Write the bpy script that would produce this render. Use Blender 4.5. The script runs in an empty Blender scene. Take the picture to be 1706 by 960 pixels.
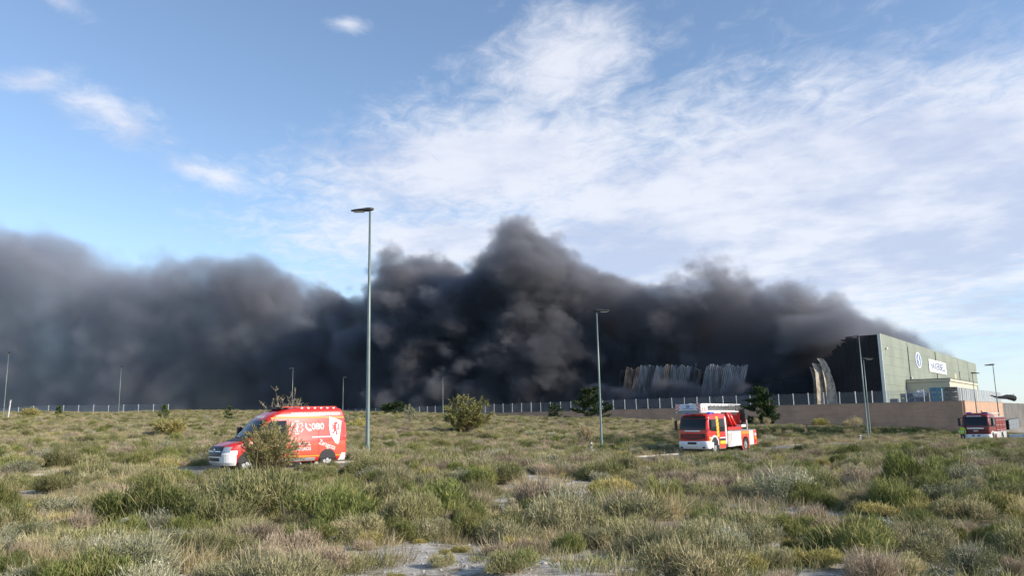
import bpy, bmesh, math, random
import numpy as np
from mathutils import Vector, Matrix

random.seed(7)
rng = np.random.default_rng(11)
sc = bpy.context.scene
COL = sc.collection
R = math.radians

# ------------------------------------------------------------------ camera
EYE = 2.0
FPX, CX, CY = 1300.0, 853.0, 480.0
PITCH, ROLL = math.atan(218 / 1300.0), 0.020
F_ = Vector((0, math.cos(PITCH), math.sin(PITCH)))
U0 = Vector((0, -math.sin(PITCH), math.cos(PITCH)))
R0 = Vector((1, 0, 0))
RT = R0 * math.cos(ROLL) - U0 * math.sin(ROLL)
UP = U0 * math.cos(ROLL) + R0 * math.sin(ROLL)
CAM = Vector((0, 0, EYE))
cam_data = bpy.data.cameras.new('camera')
cam_data.sensor_width = 36.0
cam_data.lens = 36.0 * FPX / 1706.0
cam_data.clip_start = 0.1
cam_data.clip_end = 20000
cam = bpy.data.objects.new('camera', cam_data)
cam.matrix_world = Matrix(((RT.x, UP.x, -F_.x, CAM.x), (RT.y, UP.y, -F_.y, CAM.y), (RT.z, UP.z, -F_.z, CAM.z), (0, 0, 0, 1)))
COL.objects.link(cam)
sc.camera = cam

# ------------------------------------------------------------------ world, sun, exposure
SUN_EL = R(25)
SUN_AZ = math.atan2(0.93, -0.37)          # clockwise from +Y
SUN_DIR = Vector((math.sin(SUN_AZ) * math.cos(SUN_EL), math.cos(SUN_AZ) * math.cos(SUN_EL), math.sin(SUN_EL)))


class NT:
    """small node-tree writer"""
    def __init__(self, tree):
        self.t = tree
    def n(self, typ, **kw):
        nd = self.t.nodes.new(typ)
        ins = kw.pop('ins', {})
        for k, v in kw.items():
            setattr(nd, k, v)
        for k, v in ins.items():
            self.put(nd.inputs[k], v)
        return nd
    def put(self, sock, v):
        if hasattr(v, 'is_output'):
            self.t.links.new(v, sock)
        elif hasattr(v, 'outputs'):
            self.t.links.new(v.outputs[0], sock)
        else:
            sock.default_value = v
    def m(self, op, a, b=0.0, c=0.0, clamp=False):
        nd = self.t.nodes.new('ShaderNodeMath')
        nd.operation = op
        nd.use_clamp = clamp
        self.put(nd.inputs[0], a); self.put(nd.inputs[1], b); self.put(nd.inputs[2], c)
        return nd.outputs[0]
    def ss(self, x, lo, hi):
        nd = self.t.nodes.new('ShaderNodeMapRange')
        nd.interpolation_type = 'SMOOTHSTEP'
        self.put(nd.inputs[0], x); self.put(nd.inputs[1], lo); self.put(nd.inputs[2], hi)
        nd.inputs[3].default_value = 0; nd.inputs[4].default_value = 1
        return nd.outputs[0]
    def xyz(self, x, y, z):
        nd = self.t.nodes.new('ShaderNodeCombineXYZ')
        self.put(nd.inputs[0], x); self.put(nd.inputs[1], y); self.put(nd.inputs[2], z)
        return nd.outputs[0]
    def mix(self, f, a, b):
        nd = self.t.nodes.new('ShaderNodeMix')
        nd.data_type = 'RGBA'
        self.put(nd.inputs[0], f); self.put(nd.inputs[6], a); self.put(nd.inputs[7], b)
        return nd.outputs[2]
    def noise(self, vec, scale, detail=4, rough=0.5, dist=0.0, lac=2.0):
        nd = self.t.nodes.new('ShaderNodeTexNoise')
        if vec is not None:
            self.t.links.new(vec, nd.inputs['Vector'])
        nd.inputs['Scale'].default_value = scale
        nd.inputs['Detail'].default_value = detail
        nd.inputs['Roughness'].default_value = rough
        nd.inputs['Lacunarity'].default_value = lac
        nd.inputs['Distortion'].default_value = dist
        return nd.outputs[0]


world = bpy.data.worlds.new('World')
sc.world = world
world.use_nodes = True
wt = world.node_tree
wt.nodes.clear()
W = NT(wt)
sky = W.n('ShaderNodeTexSky', sky_type='NISHITA', sun_disc=False, sun_elevation=SUN_EL, sun_rotation=SUN_AZ,
          altitude=200.0, air_density=1.0, dust_density=0.25, ozone_density=2.6)
geo = W.n('ShaderNodeTexCoord')
sep = W.n('ShaderNodeSeparateXYZ', ins={0: geo.outputs['Generated']})
dx, dy, dz = sep.outputs
zc = W.m('MAXIMUM', dz, 0.0)
den = W.m('ADD', zc, 0.10)
pu = W.m('DIVIDE', dx, den)
pv = W.m('DIVIDE', dy, den)
plane = W.xyz(pu, pv, 0.0)
az = W.m('MULTIPLY', W.m('ARCTAN2', dx, dy), 57.2958)
el = W.m('MULTIPLY', W.m('ARCSINE', dz), 57.2958)
wob = W.noise(plane, 1.1, 5, 0.6)
wob2 = W.noise(W.xyz(pu, pv, 3.7), 0.45, 3, 0.5)


def ell(ca, ce, ra, re, tilt=0.0):
    a = W.m('SUBTRACT', az, ca); e = W.m('SUBTRACT', el, ce)
    c, s = math.cos(R(tilt)), math.sin(R(tilt))
    a2 = W.m('DIVIDE', W.m('ADD', W.m('MULTIPLY', a, c), W.m('MULTIPLY', e, s)), ra)
    e2 = W.m('DIVIDE', W.m('SUBTRACT', W.m('MULTIPLY', e, c), W.m('MULTIPLY', a, s)), re)
    r2 = W.m('ADD', W.m('MULTIPLY', a2, a2), W.m('MULTIPLY', e2, e2))
    return W.m('SUBTRACT', 1.0, W.m('SQRT', r2))


def smax(lst):
    o = lst[0]
    for x in lst[1:]:
        nd = W.n('ShaderNodeMath', operation='SMOOTH_MAX')
        W.put(nd.inputs[0], o); W.put(nd.inputs[1], x); nd.inputs[2].default_value = 0.25
        o = nd.outputs[0]
    return o


bank = smax([ell(23, 13.5, 38, 13.0, -1), ell(-1, 18.6, 17, 5.4, 4), W.m('SUBTRACT', ell(5, 25.0, 12, 7.0, 12), 0.30), ell(-3, 13.0, 16, 2.6, -3), ell(60, 13, 30, 10, 0)])
small = smax([ell(-28.4, 20.3, 5.2, 2.0, -16), ell(-32.8, 21.6, 4.2, 1.2, 12), ell(-21.5, 17.0, 4.2, 1.1, -14), ell(-12.3, 27.9, 2.6, .8, 0), ell(-31.7, 26.4, 3, 1.0, -12)])
wobc = W.m('MULTIPLY', W.m('SUBTRACT', wob, 0.5), 1.5)
wobd = W.m('MULTIPLY', W.m('SUBTRACT', wob2, 0.5), 0.9)
cells = W.noise(W.xyz(W.m('MULTIPLY', W.m('ADD', pu, W.m('MULTIPLY', pv, .35)), 1.25), W.m('SUBTRACT', pv, W.m('MULTIPLY', pu, .3)), 0.0), 8.5, 6, 0.66, 0.45)              # mottled altocumulus cells
cellm = W.m('MULTIPLY', W.m('SUBTRACT', cells, 0.5), 1.7)
big = W.m('ADD', W.m('ADD', W.m('MULTIPLY', bank, 1.35), W.m('MULTIPLY', wobc, 0.75)), W.m('ADD', wobd, W.m('MULTIPLY', cellm, 0.80)))
c1 = W.ss(big, -0.22, 0.85)
c2 = W.ss(W.m('ADD', W.m('MULTIPLY', small, 0.95), W.m('MULTIPLY', W.m('ADD', wobc, cellm), 0.85)), 0.0, 1.25)
vb = W.ss(W.m('ADD', W.m('ADD', wobc, wobd), W.m('MULTIPLY', cellm, 0.5)), 0.45, 1.5)    # stray wisps anywhere
cov = W.m('MAXIMUM', W.m('MULTIPLY', c1, 0.86), W.m('MAXIMUM', W.m('MULTIPLY', c2, 0.85), W.m('MULTIPLY', vb, 0.45)))
cov = W.m('MULTIPLY', cov, W.ss(dz, 0.0, 0.10))
shade = W.noise(W.xyz(pu, pv, 9.1), 1.6, 4, 0.55)
ccol = W.mix(W.ss(W.m('ADD', shade, W.m('MULTIPLY', cellm, 0.10)), 0.36, 0.62), (3.7, 4.15, 5.4, 1), (5.7, 5.85, 6.4, 1))
lift = W.mix(W.m('MULTIPLY', W.ss(el, 16.0, 0.0), 0.55), W.n('ShaderNodeHueSaturation', ins={'Saturation': 0.95, 'Value': 1.30, 'Color': sky.outputs[0]}).outputs[0], (3.4, 4.7, 6.1, 1))
skyc = W.mix(cov, lift, ccol)
bg = W.n('ShaderNodeBackground', ins={0: skyc, 1: 0.125})
wo = W.n('ShaderNodeOutputWorld', ins={0: bg})

sun_data = bpy.data.lights.new('sun', 'SUN')
sun_data.energy = 4.6
sun_data.angle = R(0.55)
sun_data.color = (1.0, 0.90, 0.76)
sun = bpy.data.objects.new('sun', sun_data)
sun.rotation_euler = SUN_DIR.to_track_quat('Z', 'Y').to_euler()
COL.objects.link(sun)

sc.view_settings.view_transform = 'Standard'
sc.view_settings.look = 'None'
sc.view_settings.exposure = 0.35
sc.view_settings.gamma = 1.0
sc.view_settings.use_curve_mapping = False
sc.render.engine = 'CYCLES'
cy = sc.cycles
cy.use_denoising = True
cy.use_adaptive_sampling = True
cy.adaptive_threshold = 0.02
cy.max_bounces = 6
cy.diffuse_bounces = 3
cy.glossy_bounces = 3
cy.transparent_max_bounces = 12
cy.volume_bounces = 0
cy.volume_step_rate = 4.0
cy.volume_max_steps = 128

# ------------------------------------------------------------------ helpers
def ray(px, py):
    return F_ + RT * ((px - CX) / FPX) + UP * ((CY - py) / FPX)
def at(px, py, Y):
    d = ray(px, py)
    return CAM + d * (Y / d.y)
def proj(P):
    v = Vector(P) - CAM
    z = v.dot(F_)
    return CX + FPX * v.dot(RT) / z, CY - FPX * v.dot(UP) / z

def tag(o, label=None, cat=None, group=None, kind=None):
    if label: o['label'] = label
    if cat: o['category'] = cat
    if group: o['group'] = group
    if kind: o['kind'] = kind
    return o
def link(name, me, m=None, parent=None):
    o = bpy.data.objects.new(name, me)
    COL.objects.link(o)
    if m is not None and me is not None and len(me.materials) == 0:
        me.materials.append(m)
    if parent is not None:
        o.parent = parent
    return o
def empty(name, loc=(0, 0, 0), rz=0.0):
    o = bpy.data.objects.new(name, None)
    o.location = loc
    o.rotation_euler = (0, 0, rz)
    o.empty_display_size = 0.3
    COL.objects.link(o)
    return o
def np_mesh(name, V, tris=None, quads=None):
    me = bpy.data.meshes.new(name)
    V = np.asarray(V, dtype=np.float32).reshape(-1, 3)
    nt = 0 if tris is None else len(tris)
    nq = 0 if quads is None else len(quads)
    me.vertices.add(len(V))
    me.vertices.foreach_set('co', V.ravel())
    idx = []
    if nt: idx.append(np.asarray(tris, dtype=np.int32).ravel())
    if nq: idx.append(np.asarray(quads, dtype=np.int32).ravel())
    if idx:
        idx = np.concatenate(idx)
        me.loops.add(len(idx))
        me.loops.foreach_set('vertex_index', idx)
        me.polygons.add(nt + nq)
        st = np.concatenate([np.arange(nt) * 3, nt * 3 + np.arange(nq) * 4]).astype(np.int32)
        me.polygons.foreach_set('loop_start', st)
    me.update(calc_edges=True)
    me.validate()
    return me

class MB:
    """collects simple solids into one mesh"""
    def __init__(self):
        self.v = []; self.f = []
    def add(self, vs, fs):
        o = len(self.v)
        self.v += [tuple(v) for v in vs]
        self.f += [tuple(i + o for i in f) for f in fs]
        return self
    def box(self, x0, x1, y0, y1, z0, z1):
        self.add([(x0, y0, z0), (x1, y0, z0), (x1, y1, z0), (x0, y1, z0), (x0, y0, z1), (x1, y0, z1), (x1, y1, z1), (x0, y1, z1)],
                 [(0, 3, 2, 1), (4, 5, 6, 7), (0, 1, 5, 4), (1, 2, 6, 5), (2, 3, 7, 6), (3, 0, 4, 7)])
        return self
    def bar(self, a, b, w, h=None, up=(0, 0, 1)):
        a = Vector(a); b = Vector(b); h = w if h is None else h
        d = (b - a).normalized(); up = Vector(up)
        if abs(d.dot(up)) > 0.98: up = Vector((1, 0, 0))
        s = d.cross(up).normalized(); t = s.cross(d)
        vs = [p + s * (sx * w / 2) + t * (sy * h / 2) for p in (a, b) for sx, sy in ((-1, -1), (1, -1), (1, 1), (-1, 1))]
        self.add(vs, [(0, 3, 2, 1), (4, 5, 6, 7), (0, 1, 5, 4), (1, 2, 6, 5), (2, 3, 7, 6), (3, 0, 4, 7)])
        return self
    def tube(self, pts, rad, n=8, cap=True):
        pts = [Vector(p) for p in pts]
        rad = [rad] * len(pts) if not hasattr(rad, '__len__') else rad
        rings = []
        base = len(self.v)
        ref = None
        for i, p in enumerate(pts):
            d = (pts[min(i + 1, len(pts) - 1)] - pts[max(i - 1, 0)]).normalized()
            if ref is None:
                ref = Vector((1, 0, 0)) if abs(d.x) < 0.9 else Vector((0, 1, 0))
            s = d.cross(ref).normalized(); t = s.cross(d).normalized()
            ref = t.cross(s) if False else ref
            for k in range(n):
                a = 2 * math.pi * k / n
                self.v.append(tuple(p + (s * math.cos(a) + t * math.sin(a)) * rad[i]))
        for i in range(len(pts) - 1):
            for k in range(n):
                a = base + i * n + k; b = base + i * n + (k + 1) % n
                self.f.append((a, b, b + n, a + n))
        if cap:
            self.f.append(tuple(base + k for k in range(n))[::-1])
            self.f.append(tuple(base + (len(pts) - 1) * n + k for k in range(n)))
        return self
    def disc(self, c, axis, r, thick, n=20, r_in=0.0):
        c = Vector(c); d = Vector(axis).normalized()
        ref = Vector((0, 0, 1)) if abs(d.z) < 0.9 else Vector((1, 0, 0))
        s = d.cross(ref).normalized(); t = d.cross(s).normalized()
        b = len(self.v)
        for z in (-thick / 2, thick / 2):
            for rr in ((r, r_in) if r_in > 0 else (r,)):
                for k in range(n):
                    a = 2 * math.pi * k / n
                    self.v.append(tuple(c + d * z + (s * math.cos(a) + t * math.sin(a)) * rr))
        if r_in > 0:
            for k in range(n):
                k2 = (k + 1) % n
                o0, o1, i0, i1 = b + k, b + k2, b + n + k, b + n + k2
                p0, p1, q0, q1 = o0 + 2 * n, o1 + 2 * n, i0 + 2 * n, i1 + 2 * n
                self.f += [(o0, i0, i1, o1), (p0, p1, q1, q0), (o0, o1, p1, p0), (i0, q0, q1, i1)]
        else:
            self.f.append(tuple(b + k for k in range(n))); self.f.append(tuple(b + n + k for k in range(n))[::-1])
            for k in range(n):
                k2 = (k + 1) % n
                self.f.append((b + k, b + n + k, b + n + k2, b + k2))
        return self
    def mesh(self, name, bevel=0.0, smooth=False):
        me = bpy.data.meshes.new(name)
        me.from_pydata(self.v, [], self.f)
        bm = bmesh.new(); bm.from_mesh(me)
        bmesh.ops.recalc_face_normals(bm, faces=bm.faces)
        if bevel > 0:
            bmesh.ops.bevel(bm, geom=list(bm.edges), offset=bevel, segments=1, affect='EDGES', clamp_overlap=True)
        if smooth:
            for f in bm.faces: f.smooth = True
        bm.to_mesh(me); bm.free()
        return me
    def build(self, name, m, parent=None, bevel=0.0, smooth=False):
        return link(name, self.mesh(name, bevel, smooth), m, parent)

MATS = {}
def mat(name, col, rough=0.6, metal=0.0, var=0.0, vscale=3.0, bump=0.0, bscale=20.0, spec=0.5, coat=0.0, emit=0.0, col2=None):
    """principled material with procedural colour variation and relief"""
    m = bpy.data.materials.new(name); m.use_nodes = True
    t = NT(m.node_tree); b = m.node_tree.nodes['Principled BSDF']
    b.inputs['Roughness'].default_value = rough
    b.inputs['Metallic'].default_value = metal
    b.inputs['Specular IOR Level'].default_value = spec
    b.inputs['Coat Weight'].default_value = coat
    c4 = tuple(col) + (1,)
    tc = t.n('ShaderNodeTexCoord').outputs['Object']
    if var > 0 or col2 is not None:
        nz = t.noise(tc, vscale, 6, 0.6)
        d4 = tuple(col2) + (1,) if col2 is not None else tuple(min(1, c * (1 - var)) for c in col) + (1,)
        t.put(b.inputs['Base Color'], t.mix(t.ss(nz, 0.35, 0.68), c4, d4))
    else:
        b.inputs['Base Color'].default_value = c4
    if bump > 0:
        bn = t.n('ShaderNodeBump', ins={'Strength': bump, 'Distance': 0.02, 'Height': t.noise(tc, bscale, 5, 0.6)})
        t.put(b.inputs['Normal'], bn)
    if emit > 0:
        b.inputs['Emission Color'].default_value = c4; b.inputs['Emission Strength'].default_value = emit
    MATS[name] = m
    return m

def text_mesh(s, size, bold=0.0, extrude=0.004, spacing=1.0):
    cu = bpy.data.curves.new('lettering', 'FONT')
    cu.body = s; cu.size = size; cu.offset = bold; cu.extrude = extrude; cu.align_x = 'CENTER'; cu.align_y = 'CENTER'; cu.space_character = spacing
    cu.resolution_u = 3
    o = bpy.data.objects.new('lettering', cu); COL.objects.link(o)
    dg = bpy.context.evaluated_depsgraph_get()
    me = bpy.data.meshes.new_from_object(o.evaluated_get(dg))
    bpy.data.objects.remove(o); bpy.data.curves.remove(cu)
    return me

# ------------------------------------------------------------------ terrain
RU = np.array((0.755, 0.656)); RU /= np.linalg.norm(RU)
RN = np.array((-RU[1], RU[0]))
ROAD_N, ROAD_HW = 32.2, 3.4
def uv_(X, Y):
    return X * RU[0] + Y * RU[1], X * RN[0] + Y * RN[1]
def sstep(x, a, b):
    t = np.clip((x - a) / (b - a), 0, 1)
    return t * t * (3 - 2 * t)
def bank_step(X, Y):
    u, n = uv_(X, Y)
    return 0.9 * sstep(n, 47.3, 50.2) * sstep(u, 62, 84) * (1 - sstep(u, 118, 140))
_ctl = [(853, 960, 9.2), (0, 960, 9.0), (1706, 960, 9.4), (385, 792, 31.0), (560, 782, 35.0), (612, 769, 42), (50, 806, 28),
        (1140, 760, 56), (1260, 752, 60), (1640, 738, 80), (1447, 737, 80), (1003, 762, 58), (1740, 745, 78), (853, 850, 17.5), (400, 850, 17.5), (1300, 850, 17.5),
        (1500, 790, 33), (1200, 800, 30), (870, 797, 29),
        (775, 722, 88), (300, 745, 60), (100, 745, 60), (-200, 745, 60),
        (100, 686, 255), (300, 687, 235), (500, 689, 200), (700, 693, 180), (860, 698, 172), (1000, 700, 160), (-250, 686, 255), (400, 712, 110), (150, 712, 110),
        (1300, 713, 130), (1450, 719, 126), (1520, 722, 130), (1380, 716, 128), (1400, 733, 88), (1300, 729, 84), (1605, 728, 136), (1800, 728, 136), (1900, 735, 90), (1700, 728, 118), (1150, 728, 90), (1000, 724, 100)]
_P = np.array([tuple(at(*c)) for c in _ctl] + [(0, 0, 0.25), (12, -12, 0.2), (-12, -12, 0.2), (0, -60, 0.2), (60, -60, -.5), (-60, -60, .5), (-60, 5, 0.3), (60, 10, -.6), (150, 60, -2.5)])
_P[:, 2] -= bank_step(_P[:, 0], _P[:, 1])
def _phi(d2):
    return np.where(d2 > 1e-9, 0.5 * d2 * np.log(np.maximum(d2, 1e-9)), 0.0)
_n = len(_P)
_S = 50.0
_xy = _P[:, :2] / _S
_K = _phi(((_xy[:, None, :] - _xy[None]) ** 2).sum(-1)) + np.eye(_n) * 0.02
_A = np.zeros((_n + 3, _n + 3)); _A[:_n, :_n] = _K; _A[:_n, _n] = 1; _A[:_n, _n + 1:] = _xy; _A[_n, :_n] = 1; _A[_n + 1:, :_n] = _xy.T
_w = np.linalg.solve(_A, np.concatenate([_P[:, 2], np.zeros(3)]))
def terrain(X, Y):
    X = np.atleast_1d(np.asarray(X, float)); Y = np.atleast_1d(np.asarray(Y, float))
    rr = np.hypot(X, Y); k = np.minimum(1.0, 300.0 / np.maximum(rr, 1e-6))
    xs, ys = X * k / _S, Y * k / _S
    z = np.zeros_like(xs)
    for i in range(_n):
        z += _w[i] * _phi((xs - _xy[i, 0]) ** 2 + (ys - _xy[i, 1]) ** 2)
    z += _w[_n] + _w[_n + 1] * xs + _w[_n + 2] * ys
    z += bank_step(X, Y)
    far = sstep(rr, 250, 420)
    z = np.clip(z, -6, 9) * (1 - far) + 2.0 * far
    u, n = uv_(X, Y)
    rough = sstep(np.abs(n - ROAD_N), ROAD_HW + .3, ROAD_HW + 2.5) * (1 - far)
    z += rough * (0.07 * np.sin(X * 1.1 + 1.3 * np.sin(Y * .7)) * np.sin(Y * 0.9 + 1.1 * np.sin(X * .6)) + 0.12 * np.sin(X * .23 + 2) * np.sin(Y * .19 + 1))
    return z
def tz(x, y):
    return float(terrain(x, y)[0])
def gnd(px, Y):
    """ground point seen in column px at depth Y"""
    X = (px - CX) / FPX * Y
    for _ in range(6):
        q = proj((X, Y, tz(X, Y)))
        X += (px - q[0]) / FPX * Y
    return Vector((X, Y, tz(X, Y)))

def ground_mesh():
    rad = np.concatenate([[0.0], np.geomspace(1.0, 60, 110), np.geomspace(61.5, 420, 90), np.geomspace(450, 7000, 24)])
    na = 300
    an = np.linspace(0, 2 * np.pi, na, endpoint=False)
    RR, AA = np.meshgrid(rad, an, indexing='ij')
    X = (RR * np.sin(AA)).ravel(); Y = (RR * np.cos(AA)).ravel()
    Z = terrain(X, Y)
    i = np.arange(len(rad) - 1)[:, None] * na; k = np.arange(na)[None]
    a = (i + k).ravel(); b = (i + (k + 1) % na).ravel()
    me = np_mesh('ground', np.stack([X, Y, Z], 1), quads=np.stack([a, a + na, b + na, b], 1))
    for p in me.polygons: p.use_smooth = True
    return me

def ground_material():
    m = bpy.data.materials.new('gypsum_soil'); m.use_nodes = True
    t = NT(m.node_tree); b = m.node_tree.nodes['Principled BSDF']
    P = t.n('ShaderNodeNewGeometry').outputs['Position']
    n1 = t.noise(P, 0.35, 6, 0.6); n2 = t.noise(P, 3.5, 6, 0.65); n3 = t.noise(P, 24, 5, 0.7)
    soil = t.mix(t.ss(n2, 0.35, 0.65), (0.33, 0.295, 0.24, 1), (0.54, 0.505, 0.45, 1))
    litter = t.mix(n3, (0.13, 0.105, 0.065, 1), (0.25, 0.21, 0.13, 1))
    crust = t.ss(t.m('ADD', t.m('MULTIPLY', n1, 0.6), t.m('ADD', t.m('MULTIPLY', n2, 0.3), t.m('MULTIPLY', n3, 0.25))), 0.50, 0.60)
    col = t.mix(crust, litter, soil)
    t.put(b.inputs['Base Color'], col)
    b.inputs['Roughness'].default_value = 0.95
    b.inputs['Specular IOR Level'].default_value = 0.15
    h = t.m('ADD', t.m('MULTIPLY', n2, 0.6), t.m('MULTIPLY', n3, 0.5))
    t.put(b.inputs['Normal'], t.n('ShaderNodeBump', ins={'Strength': 0.9, 'Distance': 0.05, 'Height': h}))
    return m

ground = link('ground', ground_mesh(), ground_material())
tag(ground, 'pale gypsum soil rolling out under the dry scrub', 'ground', kind='structure')

# ------------------------------------------------------------------ road
def strip(n0, n1, dz0, dz1, u0, u1, step, thick=0.0):
    us = np.arange(u0, u1 + step, step)
    rows = []
    for nn, dz in ((n0, dz0), (n1, dz1)):
        X = us * RU[0] + nn * RN[0]; Y = us * RU[1] + nn * RN[1]
        rows.append(np.stack([X, Y, terrain(X, Y) + dz], 1))
    return us, rows
def road_mesh():
    us = np.arange(-40, 150, 1.0); ns = np.linspace(-ROAD_HW, ROAD_HW, 9)
    UU, NN = np.meshgrid(us, ns, indexing='ij')
    X = (UU * RU[0] + (NN + ROAD_N) * RN[0]).ravel(); Y = (UU * RU[1] + (NN + ROAD_N) * RN[1]).ravel()
    Z = terrain(X, Y) + 0.035 + 0.05 * (1 - (NN.ravel() / ROAD_HW) ** 2)
    k = len(ns); i = (np.arange(len(us) - 1)[:, None] * k + np.arange(k - 1)[None]).ravel()
    return np_mesh('road', np.stack([X, Y, Z], 1), quads=np.stack([i, i + k, i + k + 1, i + 1], 1))
road = link('road', road_mesh(), mat('worn_asphalt', (0.20, 0.185, 0.165), 0.9, var=0.35, vscale=0.8, bump=0.5, bscale=30))
tag(road, 'worn grey access road running diagonally through the scrub', 'road', kind='structure')
def kerb_mesh(side):
    root = empty('kerb')
    us = np.arange(-40, 51, 1.0)
    n0 = ROAD_N + side * ROAD_HW; n1 = n0 + side * 0.16
    X0 = us * RU[0] + n0 * RN[0]; Y0 = us * RU[1] + n0 * RN[1]; X1 = us * RU[0] + n1 * RN[0]; Y1 = us * RU[1] + n1 * RN[1]
    Z = terrain(X0, Y0)
    for i in range(len(us) - 1):
        g = 0.012
        a = [Vector((X0[i], Y0[i], Z[i])), Vector((X0[i + 1], Y0[i + 1], Z[i + 1])), Vector((X1[i + 1], Y1[i + 1], Z[i + 1])), Vector((X1[i], Y1[i], Z[i]))]
        d = (a[1] - a[0]).normalized() * g
        a[0] += d; a[3] += d; a[1] -= d; a[2] -= d
        c0 = (a[0] + a[2]) / 2
        b = MB().add([p - c0 - Vector((0, 0, .1)) for p in a] + [p - c0 + Vector((0, 0, .13)) for p in a], [(0, 3, 2, 1), (4, 5, 6, 7), (0, 1, 5, 4), (1, 2, 6, 5), (2, 3, 7, 6), (3, 0, 4, 7)])
        k_ = b.build('kerb_stone', concrete, root); k_.location = c0
    return root
concrete = mat('pale_concrete', (0.48, 0.44, 0.38), 0.9, var=0.3, vscale=4, bump=0.3)
for sd in (-1, 1):
    k_ = kerb_mesh(sd)
    tag(k_, 'pale concrete kerb on the near side of the road' if sd < 0 else 'pale concrete kerb on the far side of the road', 'kerb', kind='structure')
# ------------------------------------------------------------------ warehouse frame of reference
FD = Vector((0.6008, 0.7994, 0)); WD = Vector((-0.7994, 0.6008, 0))       # along the lit facade (away) / along the front (leftwards, away)
A0 = at(1476, 664, 165); YARD = at(1603, 669, 136).z                        # near bottom corner of the warehouse, yard level
A0.z = YARD
ROOF = at(1470, 557, 165).z
# ------------------------------------------------------------------ yard, retaining wall
CORNER = at(1603, 669, 136); CORNER.z = YARD
def L2(o, a, b, z):
    """point: a metres along the front direction (left, away), b metres along the facade direction (away)"""
    return Vector((o.x, o.y, 0)) + WD * a + FD * b + Vector((0, 0, z))
def slab(b, o, a0, a1, b0, b1, z0, z1):
    P = [L2(o, a, bb, z) for z in (z0, z1) for a, bb in ((a0, b0), (a1, b0), (a1, b1), (a0, b1))]
    return b.add(P, [(0, 3, 2, 1), (4, 5, 6, 7), (0, 1, 5, 4), (1, 2, 6, 5), (2, 3, 7, 6), (3, 0, 4, 7)])

yard = slab(MB(), CORNER, 0.2, 330, 0.2, 190, YARD - 9, YARD).build('yard_pavement', mat('yard_concrete', (0.16, 0.15, 0.14), 0.95, var=0.4, vscale=.2))
tag(yard, 'raised concrete yard around the warehouse', 'pavement', kind='structure')

def brick_mat(name, c1, c2, mortar):
    m = bpy.data.materials.new(name); m.use_nodes = True
    t = NT(m.node_tree); b = m.node_tree.nodes['Principled BSDF']
    P = t.n('ShaderNodeTexCoord').outputs['Object']
    s = t.n('ShaderNodeSeparateXYZ', ins={0: P})
    v = t.xyz(t.m('ADD', s.outputs[0], s.outputs[1]), s.outputs[2], 0.0)
    br = m.node_tree.nodes.new('ShaderNodeTexBrick')
    t.put(br.inputs['Vector'], v)
    br.inputs['Scale'].default_value = 1.0; br.inputs['Brick Width'].default_value = 0.5; br.inputs['Row Height'].default_value = 0.22; br.inputs['Mortar Size'].default_value = 0.012
    br.inputs['Color1'].default_value = c1 + (1,); br.inputs['Color2'].default_value = c2 + (1,); br.inputs['Mortar'].default_value = mortar + (1,)
    n = t.noise(P, 0.35, 5, 0.6)
    col = t.mix(t.m('MULTIPLY', t.ss(n, 0.4, 0.7), 0.35), br.outputs[0], (0.20, 0.15, 0.12, 1))
    t.put(b.inputs['Base Color'], col); b.inputs['Roughness'].default_value = 0.92
    t.put(b.inputs['Normal'], t.n('ShaderNodeBump', ins={'Strength': 0.5, 'Distance': 0.01, 'Height': br.outputs[1]}))
    return m
BRICK = brick_mat('terracotta_block', (0.45, 0.27, 0.175), (0.51, 0.32, 0.215), (0.45, 0.36, 0.28))
CAP = mat('wall_coping', (0.40, 0.33, 0.27), 0.9, var=.25, vscale=1.5)

def wall_run(name, horizontal, length, label, grp=None):
    """blockwork retaining wall standing on the terrain, with coping slabs"""
    root = empty(name, CORNER)
    b = MB(); n = int(length / 4)
    th = 0.35
    for i in range(n):
        for_a = (i * length / n, (i + 1) * length / n)
        pts = []
        for a in for_a:
            for off in (0.0, -th):
                P = L2(CORNER, a, off, 0) if horizontal else L2(CORNER, off, a, 0)
                pts.append(P)
        zb = [min(tz(p.x, p.y), YARD - 0.4) - 0.5 for p in pts]
        vs = [Vector((p.x, p.y, z)) - CORNER for p, z in zip(pts, zb)] + [Vector((p.x, p.y, YARD)) - CORNER for p in pts]
        b.add(vs, [(0, 1, 3, 2), (4, 6, 7, 5), (0, 2, 6, 4), (1, 5, 7, 3)] + ([(0, 4, 5, 1)] if i == 0 else []) + ([(2, 3, 7, 6)] if i == n - 1 else []))
    b.build('block_wall', BRICK, root)
    cap = None
    for i in range(int(length / 3)):
        c = MB()
        a0, a1 = i * 3.0 + .01, i * 3.0 + 2.99
        o0 = -th - .06
        (slab(c, Vector((0, 0, 0)), a0, a1, o0, .06, .002, .12) if horizontal else slab(c, Vector((0, 0, 0)), o0, .06, a0 + .07, a1 + .07, .002, .12))
        if cap is None:
            cap = c.mesh('coping'); cap.materials.append(CAP); off0 = 0.0
        o = link('coping', cap, None, root)
        o.location = (WD if horizontal else FD) * (i * 3.0)
    tag(root, label, 'wall', grp)
    return root
wall_run('retaining_wall', True, 198, 'long shaded brown block retaining wall under the front fence', 'retaining walls of the yard')
wall_run('retaining_wall', False, 60, 'sunlit orange block retaining wall behind the red fire engine', 'retaining walls of the yard')

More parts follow.
